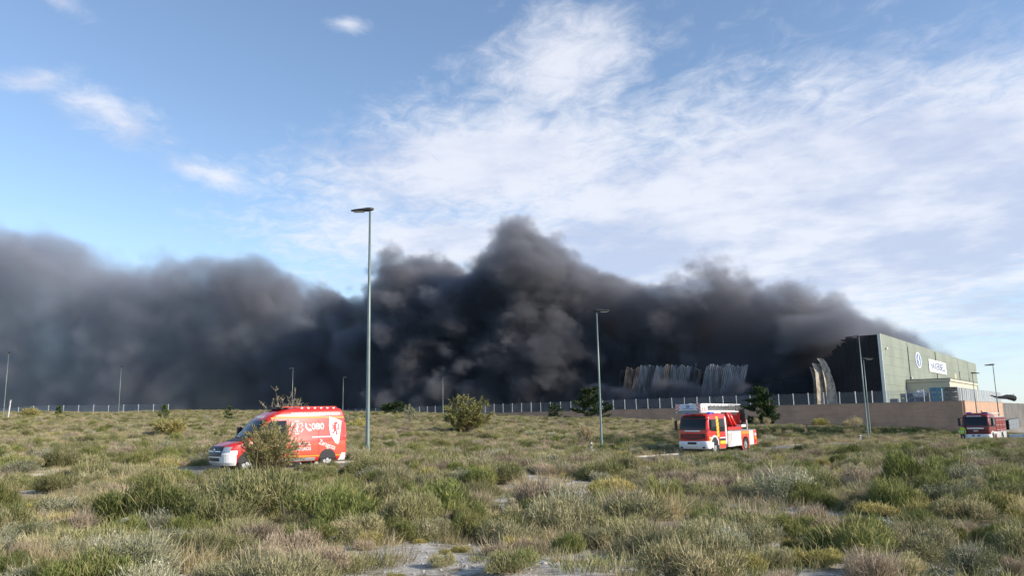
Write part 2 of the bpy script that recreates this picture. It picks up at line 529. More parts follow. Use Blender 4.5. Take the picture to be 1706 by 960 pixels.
# ------------------------------------------------------------------ fences
POST = mat('galvanised_post', (0.62, 0.63, 0.64), 0.5, 0.3, var=0.15)
def veil_mat(name, col, fac):
    m = bpy.data.materials.new(name); m.use_nodes = True
    nt = m.node_tree; b = nt.nodes['Principled BSDF']; t = NT(nt)
    b.inputs['Base Color'].default_value = col + (1,); b.inputs['Roughness'].default_value = 0.6
    P = t.n('ShaderNodeTexCoord').outputs['Object']
    t.put(b.inputs['Alpha'], t.m('ADD', fac * 0.85, t.m('MULTIPLY', t.noise(P, 2.0, 3), fac * 0.3)))
    return m
WIRE = veil_mat('wire_mesh', (0.45, 0.46, 0.47), 0.16)
WIRE2 = veil_mat('wire_mesh_far', (0.45, 0.46, 0.47), 0.25)
def fence(name, pts, h, post_w, label, wire, grp):
    root = empty(name, pts[0])
    o = Vector(pts[0])
    pm = MB().box(-post_w / 2, post_w / 2, -post_w / 2, post_w / 2, -0.3, h).box(-post_w * .65, post_w * .65, -post_w * .65, post_w * .65, h, h + .05).mesh('post')
    pm.materials.append(POST)
    for i, p in enumerate(pts):
        q = link('post', pm, None, root); q.location = Vector(p) - o; q.rotation_euler = (random.gauss(0, .012), random.gauss(0, .012), random.uniform(-.1, .1))
        if i + 1 < len(pts):
            a = Vector(p) - o; b_ = Vector(pts[i + 1]) - o; up = Vector((0, 0, 1))
            d = (b_ - a).normalized(); s = d.cross(up).normalized() * .004
            a2 = a + d * post_w; b2 = b_ - d * post_w
            m = MB().add([a2 + up * .06, b2 + up * .06, b2 + up * (h - .05), a2 + up * (h - .05)], [(0, 1, 2, 3)])
            link('wire_panel', m.mesh('wire_panel'), wire, root)
    tag(root, label, 'fence', grp)
    return root
fence('yard_fence', [L2(CORNER, a + .1, -.15, YARD + .1) for a in np.arange(0, 198, 2.85)], 2.15, 0.13, 'wire fence with pale posts along the top of the shaded wall', WIRE, 'wire fences')
fence('yard_fence', [L2(CORNER, -.15, a + .4, YARD + .1) for a in np.arange(0, 60, 2.6)], 2.15, 0.13, 'bright wire fence with close posts along the sunlit orange wall', WIRE2, 'wire fences')
lf = []
for i, px in enumerate(np.arange(-70, 305, 25.0)):
    Y = 268 - i * 3.0
    lf.append(gnd(px, Y))
fence('field_fence', lf, 2.6, 0.16, 'low far wire fence on the left skyline before the smoke', WIRE2, 'wire fences')

# ------------------------------------------------------------------ warehouse
CLAD = mat('sage_cladding', (0.255, 0.285, 0.23), 0.6, var=0.18, vscale=.15, spec=.3)
CHAR = mat('charred_cladding', (0.018, 0.018, 0.02), 0.9, var=0.5, vscale=.2)
CREAM = mat('cream_render', (0.52, 0.50, 0.40), 0.8, var=.08, vscale=.4)
DARK = mat('dark_gap', (0.03, 0.03, 0.032), 0.7)
GLASS = mat('window_glass', (0.10, 0.12, 0.14), 0.08, spec=.8)
WHITE = mat('sign_white', (0.80, 0.80, 0.80), 0.5)
WH_L, WH_H = 151.0, ROOF - YARD
wh = empty('warehouse', (A0.x, A0.y, YARD))
def lw(a, b, z): return WD * a + FD * b + Vector((0, 0, z))
def wslab(a0, a1, b0, b1, z0, z1):
    return slab(MB(), Vector((0, 0, 0)), a0, a1, b0, b1, z0, z1)
# lit side: bays of cladding between dark downpipes, each with horizontal sheet laps
bays = [0, 28, 66, 108, 129, WH_L]
for i in range(5):
    b0, b1 = bays[i] + (.25 if i else 0), bays[i + 1] - .25
    nz = 7
    for k in range(nz):
        z0, z1 = k * WH_H / nz, (k + 1) * WH_H / nz - .025
        wslab(0.0, .3, b0, b1, z0, z1).build('cladding_panel', CLAD, wh)
for i, b in enumerate(bays[1:-1]):
    top = WH_H * (.93, .99, .72, .62)[i]
    bot = WH_H * (0, .38, .5, .30)[i]
    wslab(-.12, .22, b - .22, b + .22, bot, top).build('downpipe', DARK, wh)
    wslab(.1, .25, b - .249, b + .249, 0, WH_H).build('joint_cover', CLAD, wh)
wslab(-.1, .5, -.1, .18, 0, WH_H + .1).build('corner_trim', mat('trim', (.66, .68, .62), .5), wh)
wslab(.05, .28, .2, WH_L, WH_H, WH_H + .25).build('parapet', CLAD, wh)
# burnt front: charred sheets with ribs, ragged where the fire ate them
burn = MB()
fw = 10.5
nrib = 21
for i in range(nrib):
    a0 = .5 + i * fw / nrib; a1 = a0 + fw / nrib - .03
    tt_ = max(0, (i - 12) / 9.0)
    top = WH_H - (tt_ ** 1.3) * 4.5 - (random.random() * .9 if i > 12 else 0)
    burn = slab(MB(), Vector((0, 0, 0)), a0, a1, .1 + .06 * (i % 2), .25 + .06 * (i % 2), 0, top)
    burn.build('charred_sheet', CHAR, wh)
wslab(.5, 60, .6, 1.0, -.1, 1.2).build('plinth', CHAR, wh)
wslab(.31, 60, WH_L - 1, WH_L, 0, WH_H - 1).build('rear_wall', CHAR, wh)
wslab(.31, 8.2, 1.0, WH_L - 1, WH_H - .7, WH_H - .45).build('roof_deck', CHAR, wh)
# buckled frame behind the burnt part
fr_ = MB()
for k, a in enumerate((15.2, 22, 30)):
    fr_.bar(lw(a, 2, 0), lw(a - .4, 2.2, 7.5 - k * 1.2), .35)
fr_.bar(lw(15, 2, 7.3), lw(30, 2.4, 5.0), .3)
fr_.build('buckled_frame', CHAR, wh)
# peeled cladding curling away from the front
PEEL = mat('scorched_sheet', (0.50, 0.43, 0.33), .7, .1, var=.6, vscale=.9, col2=(.20, .16, .125))
def sheet_mesh(rows, thick=.05):
    n = len(rows); k = len(rows[0]); b = MB()
    vs = [p for r in rows for p in r]; off = len(vs)
    vs += [Vector(p) + FD * thick for p in vs]
    fs = []
    for i in range(n - 1):
        for j in range(k - 1):
            a = i * k + j
            fs += [(a, a + 1, a + k + 1, a + k), (a + off, a + k + off, a + k + 1 + off, a + 1 + off)]
    for i in range(n - 1):
        for j in (0, k - 1):
            a = i * k + j; fs.append((a, a + k, a + k + off, a + off))
    for j in range(k - 1):
        for i in (0, n - 1):
            a = i * k + j; fs.append((a, a + 1, a + 1 + off, a + off))
    b.add(vs, fs)
    return b
def front_ab(px, py=660):
    d = ray(px, py); k = (A0 - CAM).dot(FD) / d.dot(FD); p = CAM + d * k
    return (p - A0).dot(WD), p.z - YARD
for (pb, pt, top, w, bend, seed) in ((1396, 1374, 598, 1.3, 1.5, 1), (1389, 1370, 606, 1.9, 2.2, 2), (1380, 1363, 612, 1.6, 1.7, 3), (1373, 1366, 626, 1.0, .8, 4)):
    ab = front_ab(pb)[0]; a_t, h_t = front_ab(pt, top)
    rr = random.Random(seed); rows = []
    for j in range(15):
        v = j / 14; a = ab + (a_t - ab) * v ** 2.6; z = h_t * (1 - (1 - v) ** 1.15)
        b = -.6 - bend * .35 * math.sin(v * 3) - .4 * v
        rows.append([lw(a + w * 1.25 * (i / 4) * (1 - .45 * v) + rr.uniform(-.05, .05), b - 1.9 * w * (i / 4) * (1 - .4 * v) + .18 * math.sin(i * 1.9 + v * 4 + seed), z + rr.uniform(-.15, .15) * (v > .1)) for i in range(5)])
    sheet_mesh(rows).build('peeled_sheet', PEEL, wh, smooth=False)
# drooping corrugated sheets of the collapsed length of wall, further along
def streak_mat(name, c1, c2, c3):
    m = bpy.data.materials.new(name); m.use_nodes = True
    t = NT(m.node_tree); b = m.node_tree.nodes['Principled BSDF']
    s = t.n('ShaderNodeSeparateXYZ', ins={0: t.n('ShaderNodeTexCoord').outputs['Object']})
    v = t.xyz(t.m('MULTIPLY', s.outputs[0], .8), t.m('MULTIPLY', s.outputs[1], .8), t.m('MULTIPLY', s.outputs[2], 0.2))
    n1 = t.noise(v, 1.3, 5, .65); n2 = t.noise(v, .45, 4, .6)
    col = t.mix(t.ss(n1, .36, .62), c1 + (1,), c2 + (1,))
    col = t.mix(t.ss(n2, .54, .70), col, c3 + (1,))
    t.put(b.inputs['Base Color'], col); b.inputs['Roughness'].default_value = .65; b.inputs['Metallic'].default_value = .1
    MATS[name] = m
    return m
DROOP = [streak_mat('pale_streaked_sheet', (.31, .325, .34), (.18, .185, .20), (.07, .07, .075)), streak_mat('rusted_streaked_sheet', (.42, .31, .23), (.20, .15, .12), (.06, .05, .05)), streak_mat('sooty_streaked_sheet', (.14, .15, .17), (.06, .06, .07), (.025, .025, .03))]
# sections hang like louvres, each sheet finely corrugated, turned towards the sun
SECT = [(1246, 1212, 605, 0), (1213, 1180, 606, 0), (1178, 1160, 610, 2), (1160, 1137, 606, 0), (1136, 1112, 605, 0), (1110, 1086, 607, 0), (1084, 1062, 606, 0), (1063, 1047, 608, 1), (1050, 1036, 613, 2)]
for si, (p0, p1, pyt, kind) in enumerate(SECT):
    a0, h0 = front_ab(p0, pyt + 2.5); a1, h1 = front_ab(p1, pyt + 3.5)
    nsh = max(3, int((a1 - a0) / 1.0)); rr = random.Random(300 + si); tilt = .55 + rr.uniform(-.2, .2)
    for q in range(nsh):
        A_ = a0 + (a1 - a0) * q / nsh; Wq = (a1 - a0) / nsh * 1.0; top = h0 + rr.uniform(-.5, .25); nr = 7
        bow = rr.uniform(.6, 1.5); sag = rr.uniform(-.25, .25)
        rows = []
        for j in range(9):
            u = j / 8; row = []
            for s in range(nr):
                f = s / (nr - 1); fa = (q + f) / nsh
                aa = A_ + Wq * f + (1 - u) * 2.0 + .35 * math.sin(u * 4 + q) * (1 - u)
                bb_ = -.3 - tilt * (a1 - a0) * fa * .75 + bow * u ** 3 + (.15 if s % 2 else -.15) + sag * math.sin(u * 5 + si)
                row.append(lw(aa, bb_, .6 + (top - .6) * u + (.25 * math.sin(f * 5 + q * 2) if j == 8 else 0)))
            rows.append(row)
        kk = kind if rr.random() < .86 else rr.choice((1, 2))
        sheet_mesh(rows, .03).build('drooping_sheet', DROOP[kk], wh)
# sign, emblem, small lights
def on_facade(mesh_or_mb, name, m, b, z, off=.06, parent=wh):
    o = link(name, mesh_or_mb, m, parent)
    # local x -> along the facade away (reading direction), local y -> up
    o.matrix_local = Matrix.Translation(lw(-off, b, z)) @ Matrix(((FD.x, 0, -WD.x, 0), (FD.y, 0, -WD.y, 0), (0, 1, 0, 0), (0, 0, 0, 1)))
    return o
def facade_b(px, py):
    d = ray(px, py); nrm = WD; k = (A0 - CAM).dot(nrm) / d.dot(nrm); p = CAM + d * k
    return (p - A0).dot(FD), p.z - YARD
b0, zt = facade_b(1545.5, 597); b1, zb_ = facade_b(1576.5, 626)
zt1 = facade_b(1575, 607)[1]; zb0 = facade_b(1547, 618)[1]
sz0, sz1 = (zb_ + zb0) / 2, (zt + zt1) / 2
signb = on_facade(MB().box(-(b1 - b0) / 2, (b1 - b0) / 2, -(sz1 - sz0) / 2, (sz1 - sz0) / 2, 0, .1).mesh('sign_board'), 'sign_board', WHITE, (b0 + b1) / 2, (sz0 + sz1) / 2, .08)
tm = text_mesh('HAXERBELL', (sz1 - sz0) * .82, bold=.02, extrude=.02)
xs = [v.co.x for v in tm.vertices]; sx = (b1 - b0) * .86 / (max(xs) - min(xs))
for v in tm.vertices: v.co.x *= sx; v.co.z += .12
tm.materials.append(mat('sign_letters', (.06, .10, .22), .5))
link('lettering', tm, None, signb)
eb, ez = facade_b(1529.5, 600); ez1 = facade_b(1528.5, 586)[1]; ez0 = facade_b(1531, 615)[1]
eh = (ez1 - ez0) / 2 * .9; ew = 3.7
def oval(rx, ry, z0, z1, n=28):
    b = MB(); vs = [(rx * math.cos(2 * math.pi * k / n), ry * math.sin(2 * math.pi * k / n), z) for z in (z0, z1) for k in range(n)]
    return b.add(vs, [tuple(range(n))[::-1], tuple(range(n, 2 * n))] + [(k, (k + 1) % n, n + (k + 1) % n, n + k) for k in range(n)])
emb = on_facade(oval(ew, eh, 0, .06).mesh('emblem'), 'emblem', WHITE, eb, (ez0 + ez1) / 2, .06)
link('emblem_field', oval(ew * .78, eh * .86, .065, .09).mesh('emblem_field'), mat('emblem_blue', (.10, .16, .34), .5), emb)
bolt = MB().add([(x * ew, y * eh, z) for z in (.095, .12) for x, y in ((.12, .86), (-.42, .02), (-.06, .02), (-.12, -.86), (.42, -.02), (.06, -.02))], [(0, 1, 2, 3, 4, 5), (11, 10, 9, 8, 7, 6)] + [(k, (k + 1) % 6, 6 + (k + 1) % 6, 6 + k) for k in range(6)])
link('emblem_bolt', bolt.mesh('emblem_bolt'), WHITE, emb)
for px, py in ((1475, 581), (1517, 630)):
    b_, z_ = facade_b(px, py)
    on_facade(MB().box(-.3, .3, -.22, .22, 0, .45).mesh('floodlight', .05), 'floodlight', WHITE, b_, z_, .03)
on_facade(oval(2.2, 1.1, 0, .02).mesh('scorch_mark'), 'scorch_mark', mat('ochre_stain', (.52, .44, .30), .8, var=.2), facade_b(1592, 628)[0], facade_b(1592, 628)[1], .02)
tag(wh, 'burning sage-green warehouse with white name sign and black charred front', 'warehouse')

# office block in front of the lit side
ob, oz = facade_b(1582, 631)
OA = 5.5
d_ = ray(1582, 662); 
ann = empty('office_block', (A0.x, A0.y, YARD))
# near upper corner of the block seen at (1582,631): take it 9 m out from the facade
kk = ((A0 + WD * -9.0) - CAM).dot(WD) / ray(1582, 631).dot(WD); pc = CAM + ray(1582, 631) * kk
AB0 = (pc - A0).dot(FD); AH = pc.z - YARD
kk = ((A0 + WD * -9.0) - CAM).dot(WD) / ray(1629, 651).dot(WD); AB1 = min((CAM + ray(1629, 651) * kk - A0).dot(FD), AB0 + 70)
wslab(-8.9, -.05, AB0, AB1, 0, AH - .6).build('wall', CREAM, ann)
wslab(-9.15, -.06, AB0 - .25, AB1 + .2, AH - .58, AH).build('roof_band', CREAM, ann)
wslab(-9.2, -.07, AB0 - .3, AB1 + .25, AH + .003, AH + .12).build('roof_edge', DARK, ann)
nw = 6
for i in range(nw):
    c0 = AB0 + 2 + i * (AB1 - AB0 - 3) / nw; c1 = c0 + (AB1 - AB0 - 3) / nw - 2.4
    f = wslab(-8.98, -8.88, c0 - .15, c1 + .15, .4, AH - 1.7).build('window', mat('frame_grey', (.35, .36, .36), .5) if i == 0 else MATS['frame_grey'], ann)
    wslab(-9.02, -8.97, c0, (c0 + c1) / 2 - .08, .55, AH - 1.85).build('pane', GLASS, f)
    wslab(-9.02, -8.97, (c0 + c1) / 2 + .08, c1, .55, AH - 1.85).build('pane', GLASS, f)
wslab(-5.2, -3.8, AB0 - .06, AB0 - .004, 0, 2.2).build('door', MATS['frame_grey'], ann)
tag(ann, 'cream flat-roofed office block against the green warehouse wall', 'building')

# ------------------------------------------------------------------ stacks behind the fence corner
def crate_mesh(w, d, h, slats=4):
    b = MB()
    for k in range(slats):
        z0 = .12 + k * (h - .12) / slats; z1 = z0 + (h - .12) / slats - .03
        b.box(-w / 2, w / 2, -d / 2, -d / 2 + .03, z0, z1).box(-w / 2, w / 2, d / 2 - .03, d / 2, z0, z1).box(-w / 2, -w / 2 + .03, -d / 2 + .031, d / 2 - .031, z0, z1).box(w / 2 - .03, w / 2, -d / 2 + .031, d / 2 - .031, z0, z1)
    b.box(-w / 2 + .04, w / 2 - .04, -d / 2 + .04, d / 2 - .04, .1, .14)
    for x in (-w / 2 + .08, 0, w / 2 - .08):
        b.box(x - .06, x + .06, -d / 2 + .05, d / 2 - .05, 0, .095)
    for x in (-1, 1):
        for y in (-1, 1):
            b.box(x * (w / 2 - .06) - .03, x * (w / 2 - .06) + .03, y * (d / 2 - .06) - .03, y * (d / 2 - .06) + .03, .145, h)
    return b.mesh('crate')
wd = {'blue': mat('blue_plastic', (.05, .20, .32), .5, var=.3), 'teal': mat('teal_plastic', (.06, .27, .32), .5, var=.3), 'brown': mat('weathered_pallet_wood', (.17, .13, .10), .9, var=.5), 'grey': mat('grey_pallet_wood', (.26, .25, .24), .9, var=.5), 'navy': mat('navy_plastic', (.03, .06, .14), .5, var=.3)}
cm = {k: crate_mesh(1.35, 1.1, .88) for k in wd}
for k in wd: cm[k].materials.append(wd[k])
WORD = ['bottom', 'second', 'third', 'top', 'topmost']
def stack(px, n, colr, desc, dist=6.0):
    kk = ((CORNER + FD * dist) - CAM).dot(FD) / ray(px, 668).dot(FD); p = CAM + ray(px, 668) * kk
    for i in range(n):
        o = link('storage_crate', cm[colr]); o.location = (p.x, p.y, YARD + .003 + i * .885)
        o.rotation_euler = (0, 0, math.atan2(WD.y, WD.x) + random.uniform(-.06, .06))
        lev = 'bottom' if i == 0 else ('top' if i == n - 1 else ('second' if i == 1 else 'third'))
        tag(o, '%s, %s of its stack' % (desc, lev), 'crate', 'crates stacked behind the fence corner')
stack(1558, 3, 'blue', 'blue plastic crate left of the teal stack behind the fence')
stack(1569, 3, 'teal', 'teal plastic crate right of the blue stack behind the fence')
stack(1580, 3, 'brown', 'brown wooden crate beside the teal stack behind the fence')
stack(1590, 3, 'brown', 'brown wooden crate at the sunlit corner of the fence')
stack(1543, 2, 'grey', 'grey wooden crate left of the blue stack behind the fence', 7)
stack(1533, 1, 'navy', 'lone navy crate under the pale wrapped bundle')
stack(1508, 2, 'grey', 'grey wooden crate below the first dark downpipe', 7)
stack(1518, 2, 'navy', 'navy plastic crate between grey crates and pale bundle', 7)
stack(1490, 1, 'navy', 'lone navy crate below the warehouse corner', 8)
# wrapped bundle
kk = ((CORNER + FD * 6) - CAM).dot(FD) / ray(1533, 660).dot(FD); p = CAM + ray(1533, 660) * kk
bm = bmesh.new(); bmesh.ops.create_icosphere(bm, subdivisions=3, radius=1)
for v in bm.verts:
    c = v.co; k = 1 + .18 * math.sin(c.x * 7 + c.y * 3) * math.sin(c.z * 6 + c.x * 4)
    v.co = Vector((c.x * 1.25 * k, c.y * .8 * k, max(-.62, c.z * .75 * k) + .62))
me = bpy.data.meshes.new('wrapped_bundle'); bm.to_mesh(me); bm.free()
o = link('wrapped_bundle', me, mat('pale_sheeting', (.55, .53, .52), .6, var=.25)); o.location = (p.x, p.y, YARD + .888); o.rotation_euler = (0, 0, 2.5)
tag(o, 'pale crumpled plastic-wrapped bundle lying on the navy crate', 'bundle')

# ------------------------------------------------------------------ gate in the sunlit wall and low barrier
def on_side(px, py, off=0.0):
    kk = ((CORNER - WD * (.35 + off)) - CAM).dot(WD) / ray(px, py).dot(WD)
    return CAM + ray(px, py) * kk
GATE = mat('grey_steel_door', (.26, .29, .32), .45, .5, var=.2)
pg0 = on_side(1683, 730); pg1 = on_side(1700, 730)
ga = (pg0 - CORNER).dot(FD); gb = (pg1 - CORNER).dot(FD); gt = on_side(1688, 699).z
gz = tz(pg0.x, pg0.y)
gr = empty('steel_gate', (CORNER.x, CORNER.y, gz))
for k in range(3):
    w = (gb - ga) / 3
    lf_ = slab(MB(), Vector((0, 0, 0)), -.5, -.40, ga + k * w + .03, ga + (k + 1) * w - .03, 0, gt - gz).build('door_leaf', GATE, gr)
    slab(MB(), Vector((0, 0, 0)), -.56, -.505, ga + k * w + .12, ga + k * w + .2, 1.0, 1.3).build('handle', DARK, lf_)
slab(MB(), Vector((0, 0, 0)), -.48, -.36, ga - .15, gb + .15, gt - gz + .01, gt - gz + .2).build('lintel', DARK, gr)
slab(MB(), Vector((0, 0, 0)), -.5, -.37, gb + .05, gb + 1.0, 0, gt - gz).build('side_pier', DARK, gr)
tag(gr, 'grey steel three-leaf gate set into the sunlit orange wall', 'gate')
pb = gnd(1702, 84)
br = empty('road_barrier', pb, R(-20))
bp = MB()
prof = [(-.3, 0), (.3, 0), (.28, .12), (.13, .35), (.09, .95), (-.09, .95), (-.13, .35), (-.28, .12)]
for k in range(2):
    x0 = -1.05 + k * 1.3; n = len(prof)
    bb = MB().add([(x, y, z) for x in (x0, x0 + 1.26) for y, z in prof], [tuple(range(n)), tuple(range(n, 2 * n))[::-1]] + [(i, n + i, n + (i + 1) % n, (i + 1) % n) for i in range(n)])
    bb.build('barrier_block', mat('pale_blue_plastic', (.42, .52, .62), .5, var=.15) if k == 0 else MATS['pale_blue_plastic'], br, bevel=.02)
tag(br, 'pale blue-grey plastic road barrier right of the fire engine', 'barrier')

# ------------------------------------------------------------------ street lamps
POLE = mat('green_grey_pole', (0.20, 0.25, 0.235), .45, .3, var=.2, vscale=1.0)
HEADM = mat('lamp_head_dark', (.045, .045, .05), .5, .2)
LENS = mat('lamp_lens', (.35, .35, .33), .2)
def lamp(px_b, py_b, px_t, py_t, Y, head_dx, label, r0=.11, hl=1.15):
    g = gnd(px_b, Y)
    h = None
    lo, hi = 3.0, 25.0
    for _ in range(40):
        md = (lo + hi) / 2
        if proj(g + Vector((0, 0, md)))[1] > py_t: lo = md
        else: hi = md
    h = lo
    o = empty('street_lamp', g)
    MB().tube([(0, 0, -.4), (0, 0, .9), (0, 0, 1.0), (0, 0, h * .5), (0, 0, h - .12)], [r0, r0, r0 * .92, r0 * .72, r0 * .45], 12).build('pole', POLE, o, smooth=True)
    MB().box(-r0 * .5, r0 * .5, -r0 * 1.06, -r0 * .7, .45, .85).build('access_door', POLE, o)
    MB().box(-r0 * 2, r0 * 2, -r0 * 2, r0 * 2, -.3, .03).build('base_plate', POLE, o, bevel=.01)
    s = 1 if head_dx > 0 else -1
    hd = MB()
    n = 8
    secs = [(-.20, .06, .05), (-.05, .15, .10), (.12, .17, .115), (.45, .17, .085), (.85, .15, .06), (1.0, .09, .035)]
    vs = []; 
    for x, w, t_ in secs:
        for k in range(n):
            a = 2 * math.pi * (k + .5) / n
            vs.append((s * x * hl, w * math.cos(a) * 1.1, h - .06 + t_ * math.sin(a) - x * .06))
    fs = [(i * n + k, i * n + (k + 1) % n, (i + 1) * n + (k + 1) % n, (i + 1) * n + k) for i in range(len(secs) - 1) for k in range(n)]
    fs += [tuple(range(n))[::-1], tuple(range((len(secs) - 1) * n, len(secs) * n))]
    hd.add(vs, fs)
    hh = hd.build('lamp_head', HEADM, o, smooth=False)
    x0, x1 = sorted((s * .3 * hl, s * .85 * hl))
    MB().box(x0, x1, -.12, .12, h - .21, h - .185).build('lens', LENS, hh)
    tag(o, label, 'street lamp', 'street lamps along the road and yard')
    return o
lamp(612, 767, 616, 347, 42, -1, 'tallest street lamp, right behind the red van', .125, 1.05)
lamp(1003, 760, 998.5, 516, 58, 1, 'grey street lamp left of the ladder truck, before the smoke', .10, .95)
lamp(1447, 735, 1432, 559, 80, -1, 'taller of the two slim lamps before the black warehouse front', .09, .8)
lamp(1451, 733, 1440, 597, 101, 1, 'shorter of the two slim lamps before the black warehouse front', .09, 1.2)
lamp(1632, 720, 1627, 621, 118, 1, 'street lamp rising behind the fire engine roof, nearer the warehouse', .10, 1.1)
lamp(1669, 726, 1657, 607, 104, -1, 'street lamp at the far right, behind the fire engine body', .10, 1.1)
lamp(5, 686, 10.5, 587, 150, 1, 'thin far street lamp at the left edge, beside the white post', .09, .9)
lamp(197, 685, 201, 611, 195, 1, 'thin far street lamp above the left fence', .10, .8)
lamp(486, 700, 489, 613, 165, -1, 'thin far street lamp beside the bare pale tree', .09, .9)
lamp(571, 700, 572, 628, 190, 1, 'thin far street lamp above the rear of the red van', .09, .9)
lamp(738, 697, 739.5, 629, 180, 1, 'far street lamp left of the round green tree', .10, .6)

# marker posts
def marker(px, Y, h, r, label):
    g = gnd(px, Y); o = empty('marker_post', g)
    MB().tube([(0, 0, -.2), (0, 0, h * .96), (0, 0, h)], [r, r, r * .6], 10).build('post', WHITE, o)
    MB().tube([(0, 0, h * .72), (0, 0, h * .86)], [r * 1.03, r * 1.03], 10).build('reflector_band', DARK, o)
    tag(o, label, 'post', 'white marker posts')
marker(986, 57, .95, .055, 'short white marker post left of the grey lamp')
marker(1434, 79, .6, .09, 'stubby white post left of the slim lamp bases')
o_ = gnd(12.5, 140); o = empty('utility_post', o_)
MB().tube([(0, 0, -.3), (.25, 0, 3.6)], [.13, .11], 8).build('post', mat('weathered_white', (.62, .60, .58), .7, var=.2), o)
MB().box(.1, .4, -.15, .15, 3.58, 3.68).build('cap', CAP, o)
tag(o, 'short leaning white post at the left end of the far fence', 'post')

# windsock above the sunlit wall
ws = empty('windsock', L2(CORNER, -1.2 + 3, 12, YARD))
kk = 118.0
pm_ = at(1689, 664, 120); pe_ = at(1650, 660, 118)
ws.location = (pm_.x, pm_.y, YARD)
zz = pm_.z - YARD
MB().tube([(0, 0, 0), (0, 0, zz + .7)], [.06, .05], 8).build('mast', POLE, ws)
d_ = pe_ - pm_; d_.z = pe_.z - pm_.z
MB().tube([Vector((0, 0, zz)) + d_ * k + Vector((0, 0, .12 * math.sin(k * 7))) for k in (0, .12, .3, .5, .7, .85, 1)], [.40, .44, .36, .24, .17, .12, .06], 12).build('sock', mat('black_cloth', (.012, .012, .015), .95, var=.3), ws, smooth=True)
MB().disc((0, 0, zz), d_, .45, .06, 16, .38).build('mouth_ring', DARK, ws)
tag(ws, 'dark tapering windsock streaming leftwards above the sunlit wall fence', 'windsock')
# ------------------------------------------------------------------ vegetation
def leaf_mat(name, c1, c2, c3, trans=0.16, hue=0.25):
    """colour runs over the 'tint' attribute of each blade; every plant leans to its own mixture"""
    m = bpy.data.materials.new(name); m.use_nodes = True
    nt = m.node_tree; t = NT(nt); b = nt.nodes['Principled BSDF']; out = nt.nodes['Material Output']
    at_ = t.n('ShaderNodeAttribute', attribute_name='tint')
    oi = t.n('ShaderNodeObjectInfo')
    f = t.m('ADD', at_.outputs['Fac'], t.m('MULTIPLY', t.m('SUBTRACT', oi.outputs['Random'], 0.5), hue), clamp=True)
    cr = t.n('ShaderNodeValToRGB', ins={0: f})
    e = cr.color_ramp.elements
    e[0].color = c1 + (1,); e[1].color = c3 + (1,); e.new(0.5).color = c2 + (1,)
    val = t.m('ADD', 0.72, t.m('MULTIPLY', t.m('FRACT', t.m('MULTIPLY', oi.outputs['Random'], 7.31)), 0.56))
    hs = t.n('ShaderNodeHueSaturation', ins={'Value': val, 'Color': cr.outputs[0]})
    t.put(b.inputs['Base Color'], hs.outputs[0])
    b.inputs['Roughness'].default_value = 0.75; b.inputs['Specular IOR Level'].default_value = 0.2
    tr = t.n('ShaderNodeBsdfTranslucent', ins={0: hs.outputs[0]})
    mx = t.n('ShaderNodeMixShader', ins={0: trans, 1: b.outputs[0], 2: tr.outputs[0]})
    t.put(out.inputs[0], mx.outputs[0])
    return m

def blades(P, D, Ln, Wd, tint, droop=0.25, g=None):
    """ribbons with one bend: P roots, D directions (unit), lengths, widths"""
    g = g or rng
    n = len(P)
    side = np.cross(D, g.normal(size=(n, 3)))
    side /= np.linalg.norm(side, axis=1, keepdims=True) + 1e-9
    bend = g.normal(size=(n, 3)) * droop * .5; bend[:, 2] -= droop * .3
    mid = P + D * (Ln * .5)[:, None]
    tip = P + (D + bend) * Ln[:, None]
    w = Wd[:, None] * side
    V = np.stack([P - w * .5, P + w * .5, mid - w * .5, mid + w * .5, tip], 1).reshape(-1, 3)
    i = np.arange(n) * 5
    T = np.concatenate([np.stack([i, i + 1, i + 3], 1), np.stack([i, i + 3, i + 2], 1), np.stack([i + 2, i + 3, i + 4], 1)])
    return V, T, np.repeat(tint, 5)
def join_parts(name, parts, m):
    Vs, Ts, As, o = [], [], [], 0
    for V, T, A in parts:
        Vs.append(V); Ts.append(T + o); As.append(A); o += len(V)
    me = np_mesh(name, np.concatenate(Vs), tris=np.concatenate(Ts))
    a = me.attributes.new('tint', 'FLOAT', 'POINT'); a.data.foreach_set('value', np.concatenate(As).astype(np.float32))
    me.materials.append(m)
    return me
def sticks(segs, tint):
    """thin three-sided twigs: list of (a, b, ra, rb)"""
    A = np.array([s[0] for s in segs], float); B = np.array([s[1] for s in segs], float)
    ra = np.array([s[2] for s in segs]); rb = np.array([s[3] for s in segs])
    d = B - A; d /= np.linalg.norm(d, axis=1, keepdims=True) + 1e-9
    ref = np.where(np.abs(d[:, 2:3]) > .9, np.array([[1., 0, 0]]), np.array([[0, 0, 1.]]))
    s = np.cross(d, ref); s /= np.linalg.norm(s, axis=1, keepdims=True) + 1e-9
    t = np.cross(s, d)
    vs = []
    for C, r in ((A, ra), (B, rb)):
        for k in range(3):
            an = 2 * np.pi * k / 3
            vs.append(C + (s * math.cos(an) + t * math.sin(an)) * r[:, None])
    V = np.stack(vs, 1).reshape(-1, 3); i = np.arange(len(segs)) * 6
    T = []
    for k in range(3):
        k2 = (k + 1) % 3
        T += [np.stack([i + k, i + k2, i + 3 + k2], 1), np.stack([i + k, i + 3 + k2, i + 3 + k], 1)]
    return V, np.concatenate(T), np.full(len(V), tint) if np.isscalar(tint) else np.repeat(tint, 6)

